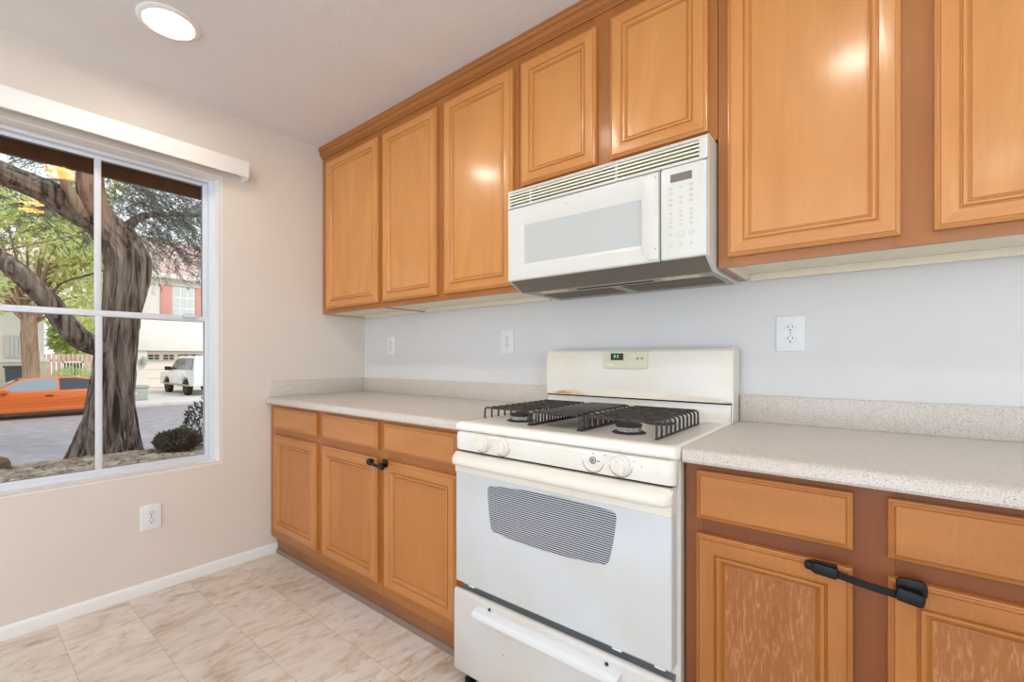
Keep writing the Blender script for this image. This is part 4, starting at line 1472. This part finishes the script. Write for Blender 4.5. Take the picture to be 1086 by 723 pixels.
# orange coupe parked along the street, nose towards the left of the view
def car():
    X0, X1 = -18.55, -16.95         # far and near side
    zg = -0.70
    Y0 = -2.35                      # front bumper
    t = thing('orange_car', (-17.75, Y0 + 2.2, zg), 'low orange coupe parked on the street beyond the tree', 'car')
    # side outline of the lower body (y, z)
    low = [(0.00, 0.42), (0.02, 0.30), (0.25, 0.22), (0.42, 0.20), (0.48, 0.38), (0.60, 0.52), (0.78, 0.57), (0.96, 0.52), (1.08, 0.38), (1.12, 0.20), (3.52, 0.20), (3.57, 0.38), (3.69, 0.52), (3.87, 0.57), (4.05, 0.52), (4.17, 0.38), (4.22, 0.22), (4.28, 0.26), (4.36, 0.40), (4.40, 0.62), (4.32, 0.80), (4.10, 0.86), (2.6, 0.83), (1.42, 0.81), (0.9, 0.76), (0.35, 0.66), (0.05, 0.54)]
    b = B().prism([(Y0 + y, zg + z) for y, z in low], 0, X0, X1, bev=0.05)
    body = b.link('body', M['orange'], t, smooth=35)
    B().box(X1 - 0.02, X1 + 0.012, Y0 + 1.14, Y0 + 3.5, zg + 0.20, zg + 0.33, 0.02).link('side_sill', M['orange_low'], body)
    B().box(X1 - 0.01, X1 + 0.010, Y0 + 0.5, Y0 + 4.3, zg + 0.475, zg + 0.50, 0.004).link('side_moulding', M['orange_low'], body)
    B().box(X1 - 0.005, X1 + 0.018, Y0 + 2.46, Y0 + 2.62, zg + 0.665, zg + 0.705, 0.006).link('door_handle', M['rubber'], body)
    # cabin: glass house tapered inward, roof skin on top
    gl = [(1.25, 0.80), (1.95, 1.20), (2.35, 1.255), (3.15, 1.255), (3.60, 1.17), (4.25, 0.86)]
    ins = [0.04, 0.20, 0.24, 0.24, 0.20, 0.06]
    cab_ = B().grid([[(X1 - i, Y0 + y, zg + z) for (y, z), i in zip(gl, ins)], [(X0 + i, Y0 + y, zg + z) for (y, z), i in zip(gl, ins)]], close_u=True, caps=True)
    cabin = cab_.link('cabin', M['orange'], t, smooth=0)
    # side glass panes standing just proud of the cabin side
    def pane(pts, mat, nm):
        b = B()
        def pos(y, z, d):
            k = (z - 0.80) / 0.455
            return (X1 - 0.04 - 0.20 * k + d, Y0 + y, zg + z)
        b.grid([[pos(y, z, 0.006) for y, z in pts], [pos(y, z, -0.004) for y, z in pts]], close_u=True, caps=True)
        b.link(nm, mat, cabin)
    pane([(1.42, 0.835), (2.72, 0.845), (2.72, 1.205), (2.35, 1.215), (1.98, 1.165)], M['car_glass'], 'door_glass')
    pane([(2.78, 0.845), (4.0, 0.87), (3.62, 1.13), (3.15, 1.215), (2.78, 1.21)], M['car_glass_dark'], 'quarter_glass')
    B().box(X0 + 0.22, X1 - 0.22, Y0 + 1.5, Y0 + 1.508, zg + 0.9, zg + 0.95).link('windscreen_base', M['rubber'], cabin)
    b = B().grid([[(X0 + 0.12, Y0 + 1.30, zg + 0.84), (X1 - 0.12, Y0 + 1.30, zg + 0.84)], [(X0 + 0.26, Y0 + 1.93, zg + 1.20), (X1 - 0.26, Y0 + 1.93, zg + 1.20)]])
    b.link('windscreen', M['car_glass'], cabin)
    B().box(X1 - 0.06, X1 + 0.14, Y0 + 1.50, Y0 + 1.68, zg + 0.80, zg + 0.92, 0.03).link('wing_mirror', M['orange'], body)
    for y in (0.78, 3.87):
        for x, s in ((X1 - 0.10, 1), (X0 + 0.10, -1)):
            w_ = B().lathe([(0.20, -0.09), (0.29, -0.09), (0.31, -0.06), (0.31, 0.06), (0.29, 0.09), (0.20, 0.09)], (x, Y0 + y, zg + 0.31), (1, 0, 0), 28).link('wheel', M['rubber'], t)
            B().lathe([(0.20, -0.08), (0.20, 0.07), (0.12, 0.085), (0.04, 0.09)], (x, Y0 + y, zg + 0.31), (s, 0, 0), 20).link('wheel_rim', M['chrome'], w_)
    B().box(X1 - 0.01, X1 + 0.004, Y0 + 0.1, Y0 + 0.35, zg + 0.50, zg + 0.58, 0.01).link('side_lamp', M['car_glass'], body)


car()


def truck():
    zg = -0.55
    Xf = -25.2                      # nose (far end), tail towards the street
    y0, y1 = 5.05, 6.85
    t = thing('white_truck', (-22.6, 5.95, zg), 'white sport utility truck parked on the driveway before the garage', 'truck')
    low = [(0.0, 0.55), (0.05, 0.42), (0.50, 0.40), (0.58, 0.62), (0.75, 0.78), (1.0, 0.82), (1.25, 0.78), (1.42, 0.62), (1.50, 0.40), (3.25, 0.40), (3.33, 0.62), (3.5, 0.78), (3.75, 0.82), (4.0, 0.78), (4.17, 0.62), (4.25, 0.42), (4.85, 0.45), (4.9, 0.6), (4.9, 1.12), (3.0, 1.15), (1.55, 1.12), (0.9, 1.08), (0.1, 0.98)]
    body = B().prism([(Xf + x, zg + z) for x, z in low], 1, y0, y1, bev=0.05).link('body', M['truck_white'], t, smooth=35)
    gl = [(1.35, 1.12), (2.0, 1.72), (2.3, 1.80), (4.5, 1.80), (4.85, 1.12)]
    ins = [0.03, 0.18, 0.2, 0.2, 0.05]
    cabin = B().grid([[(Xf + x, y0 + i, zg + z) for (x, z), i in zip(gl, ins)], [(Xf + x, y1 - i, zg + z) for (x, z), i in zip(gl, ins)]], close_u=True, caps=True).link('cabin', M['truck_white'], t, smooth=0)

    def pane(pts, nm):
        b = B()
        def pos(x, z, d):
            k = (z - 1.12) / 0.68
            return (Xf + x, y0 + 0.03 + 0.16 * k - d, zg + z)
        b.grid([[pos(x, z, 0.008) for x, z in pts], [pos(x, z, -0.004) for x, z in pts]], close_u=True, caps=True)
        b.link(nm, M['car_glass_dark'], cabin)
    pane([(1.60, 1.16), (2.55, 1.17), (2.55, 1.68), (2.12, 1.66)], 'door_glass')
    pane([(2.65, 1.17), (3.45, 1.17), (3.45, 1.68), (2.65, 1.69)], 'door_glass')
    pane([(3.58, 1.17), (4.55, 1.17), (4.35, 1.68), (3.58, 1.69)], 'quarter_glass')
    for x in (1.0, 3.75):
        for y, s in ((y0 + 0.12, -1), (y1 - 0.12, 1)):
            w_ = B().lathe([(0.22, -0.11), (0.34, -0.11), (0.37, -0.07), (0.37, 0.07), (0.34, 0.11), (0.22, 0.11)], (Xf + x, y, zg + 0.37), (0, 1, 0), 28).link('wheel', M['rubber'], t)
            B().lathe([(0.22, -0.10), (0.22, 0.08), (0.13, 0.10), (0.04, 0.105)], (Xf + x, y, zg + 0.37), (0, s, 0), 20).link('wheel_rim', M['chrome'], w_)
    B().box(Xf + 1.5, Xf + 1.66, y0 - 0.20, y0 + 0.04, zg + 1.12, zg + 1.30, 0.03).link('wing_mirror', M['rubber'], body)
    B().box(Xf + 0.55, Xf + 4.2, y0 - 0.006, y0 + 0.02, zg + 0.42, zg + 0.50, 0.005).link('side_sill', M['util'], body)
    for y in (y0 + 0.25, y1 - 0.25):
        B().box(Xf + 2.2, Xf + 4.4, y - 0.02, y + 0.02, zg + 1.83, zg + 1.87, 0.008).link('roof_rail', M['rubber'], cabin)


truck()

# house across the street with garage
hx = -28.0
house = thing('garage_house', (hx - 3, 9, -0.45), 'cream stucco house with tiled roof and garage across the street', 'house')
b = B()
b.box(hx - 7, hx, 3.6, 13.5, 1.54, 5.86).box(hx - 7, hx - 0.7, 3.6, 13.5, -0.5, 1.54)
b.box(hx - 0.7, hx, 3.6, 5.14, -0.5, 1.54).box(hx - 0.7, hx, 10.3, 13.5, -0.5, 1.54)
b.link('walls', M['stucco'], house)
B().box(hx - 0.01, hx + 0.16, 3.5, 13.6, 1.56, 2.9, 0.02).link('band', M['stucco_white'], house)
gd = B().box(hx - 0.7, hx - 0.62, 5.16, 10.28, -0.5, 1.50).link('garage_door', M['garage'], house)
for k in range(7):
    y = 5.35 + k * 0.70
    wn_ = B().box(hx - 0.62, hx - 0.60, y, y + 0.50, 1.06, 1.34).link('garage_pane', M['far_dark'], gd)
    B().box(hx - 0.605, hx - 0.59, y + 0.23, y + 0.27, 1.06, 1.34).box(hx - 0.605, hx - 0.59, y, y + 0.5, 1.185, 1.215).link('glazing_bar', M['garage'], gd)
for z in (0.0, 0.5, 1.0):
    B().box(hx - 0.625, hx - 0.612, 5.16, 10.28, z - 0.012, z + 0.012).link('panel_joint', M['util'], gd)
# upper window with shutters
w_ = B().box(hx - 0.02, hx + 0.05, 6.33, 7.38, 3.4, 5.22, 0.01).link('window', M['white_far'], house)
b = B()
for y in (6.40, 6.74, 7.07):
    for z in (3.46, 4.06, 4.66):
        b.box(hx + 0.05, hx + 0.065, y, y + 0.27, z, z + 0.50)
b.link('pane', M['far_glass'], w_)
B().box(hx, hx + 0.06, 5.75, 6.27, 3.35, 5.24, 0.01).link('shutter', M['shutter'], house)
B().box(hx, hx + 0.06, 7.44, 7.96, 3.35, 5.24, 0.01).link('shutter', M['shutter'], house)
B().box(hx, hx + 0.14, 6.2, 7.5, 5.26, 5.36, 0.01).link('window_head', M['stucco_white'], house)
# tiled roof with rolled tile rows
b = B()
cols = 150
rows = []
for j in range(21):
    u = j / 20
    x = hx + 0.55 - u * 7.0
    zb_ = 5.78 + u * 3.4
    row = []
    for k in range(cols + 1):
        y = 3.0 + 11.0 * k / cols
        row.append((x, y, zb_ + 0.09 * abs(math.sin(k * PI * 15 / 30))))
    rows.append(row)
    if j < 20:
        rows.append([(px_ - 0.33, py_, pz_ + 0.115) for px_, py_, pz_ in row])
b.grid(rows)
b.link('roof', M['roof'], house, smooth=50)
B().box(hx, hx + 0.52, 3.1, 13.9, 5.60, 5.78, 0.01).link('fascia', M['stucco_white'], house)
la = B().lathe([(0.02, 0.0), (0.13, 0.02), (0.16, 0.30), (0.10, 0.42), (0.02, 0.5)], (hx + 0.16, 4.98, 0.75), n=16).link('wall_lamp', M['util'], house)
B().box(hx - 0.005, hx + 0.14, 4.95, 5.01, 1.13, 1.18).link('lamp_bracket', M['far_dark'], la)

# house on the left
hl = -23.0
house2 = thing('corner_house', (hl - 3, -4, -0.5), 'tan stucco house behind the trunk of the street tree', 'house')
B().box(hl - 6, hl, -9, 0.67, -0.5, 4.6).link('walls', M['stucco_white'], house2)
B().box(hl - 0.02, hl + 0.14, -9, 0.74, -0.5, 0.98, 0.02).link('lower_band', M['stucco2'], house2)
B().box(hl - 0.02, hl + 0.20, -9, 0.80, 0.98, 1.10, 0.02).link('ledge', M['stucco_white'], house2)
w_ = B().box(hl - 0.01, hl + 0.06, -0.46, 0.14, 1.14, 2.02, 0.01).link('window', M['stucco2'], house2)
b = B()
for k in range(4):
    b.box(hl + 0.06, hl + 0.075, -0.38 + k * 0.115, -0.29 + k * 0.115, 1.2, 1.96)
b.link('pane', M['far_glass'], w_)
b = B()
b.prism([(hl + 0.6, 4.5), (hl - 3, 6.3), (hl - 6.6, 4.5), (hl - 6.6, 4.4), (hl + 0.6, 4.4)], 1, -9.4, 1.2)
b.link('roof', M['roof'], house2)

# picket fence and its metal gate
fn = thing('picket_fence', (-24.2, 3, -0.5), 'pinkish wooden picket fence between the two far houses', 'fence')
k = 0
y = 0.72
while y < 2.85:
    if not (1.34 <= y <= 2.0 and False):
        B().box(-24.25, -24.21, y, y + 0.125, -0.5, 1.32, 0.008, 1).link('picket', M['fence'], fn)
    y += 0.15
for z in (-0.1, 1.05):
    B().box(-24.30, -24.25, 0.7, 2.9, z - 0.05, z + 0.05).link('rail', M['fence'], fn)
gt = thing('metal_grille', (-24.1, 1.66, 0.30), 'small dark barred panel before the picket fence', 'grille')
B().box(-24.12, -24.10, 1.34, 1.98, 0.38, 0.98).link('backing', M['bin'], gt)
fr_ = B()
fr_.box(-24.10, -24.07, 1.32, 2.0, 0.94, 1.0).box(-24.10, -24.07, 1.32, 2.0, 0.34, 0.40).box(-24.10, -24.07, 1.32, 1.37, 0.34, 1.0).box(-24.10, -24.07, 1.95, 2.0, 0.34, 1.0)
fr_.box(-24.12, -24.08, 1.32, 1.36, -0.5, 0.34).box(-24.12, -24.08, 1.96, 2.0, -0.5, 0.34)
fr_.link('frame', M['stucco_white'], gt)
for k in range(5):
    y = 1.45 + k * 0.105
    B().box(-24.098, -24.08, y - 0.016, y + 0.016, 0.38, 0.96).link('bar', M['stucco_white'], gt)
# wheeled bin and utility cabinet
bn = thing('wheeled_bin', (-21.95, -0.18, -0.5), 'dark grey wheeled bin beside the tan house', 'bin')
b = B().grid([[(-22.20, -0.40, -0.45), (-22.20, 0.0, -0.45), (-21.80, 0.0, -0.45), (-21.80, -0.40, -0.45)], [(-22.27, -0.46, 0.78), (-22.27, 0.06, 0.78), (-21.73, 0.06, 0.78), (-21.73, -0.46, 0.78)]], close_u=True, caps=True)
b.link('tub', M['bin'], bn)
B().box(-22.31, -21.69, -0.50, 0.10, 0.78, 0.86, 0.02).link('lid', M['bin'], bn)
for y in (-0.36, -0.04):
    B().lathe([(0.02, -0.03), (0.11, -0.03), (0.11, 0.03), (0.02, 0.03)], (-22.15, y, -0.39), (0, 1, 0), 16).link('wheel', M['rubber'], bn)
ub = thing('utility_cabinet', (-20.0, 2.9, -0.55), 'grey green utility box by the driveway right of the trunk', 'utility box')
B().box(-20.6, -19.9, 2.35, 3.35, -0.55, -0.05, 0.02).link('housing', M['util'], ub)
B().box(-20.64, -19.86, 2.31, 3.39, -0.05, 0.05, 0.02).link('lid', M['util'], ub)
B().box(-19.9, -19.885, 2.72, 2.98, -0.30, -0.24).link('label_plate', M['white_far'], ub)
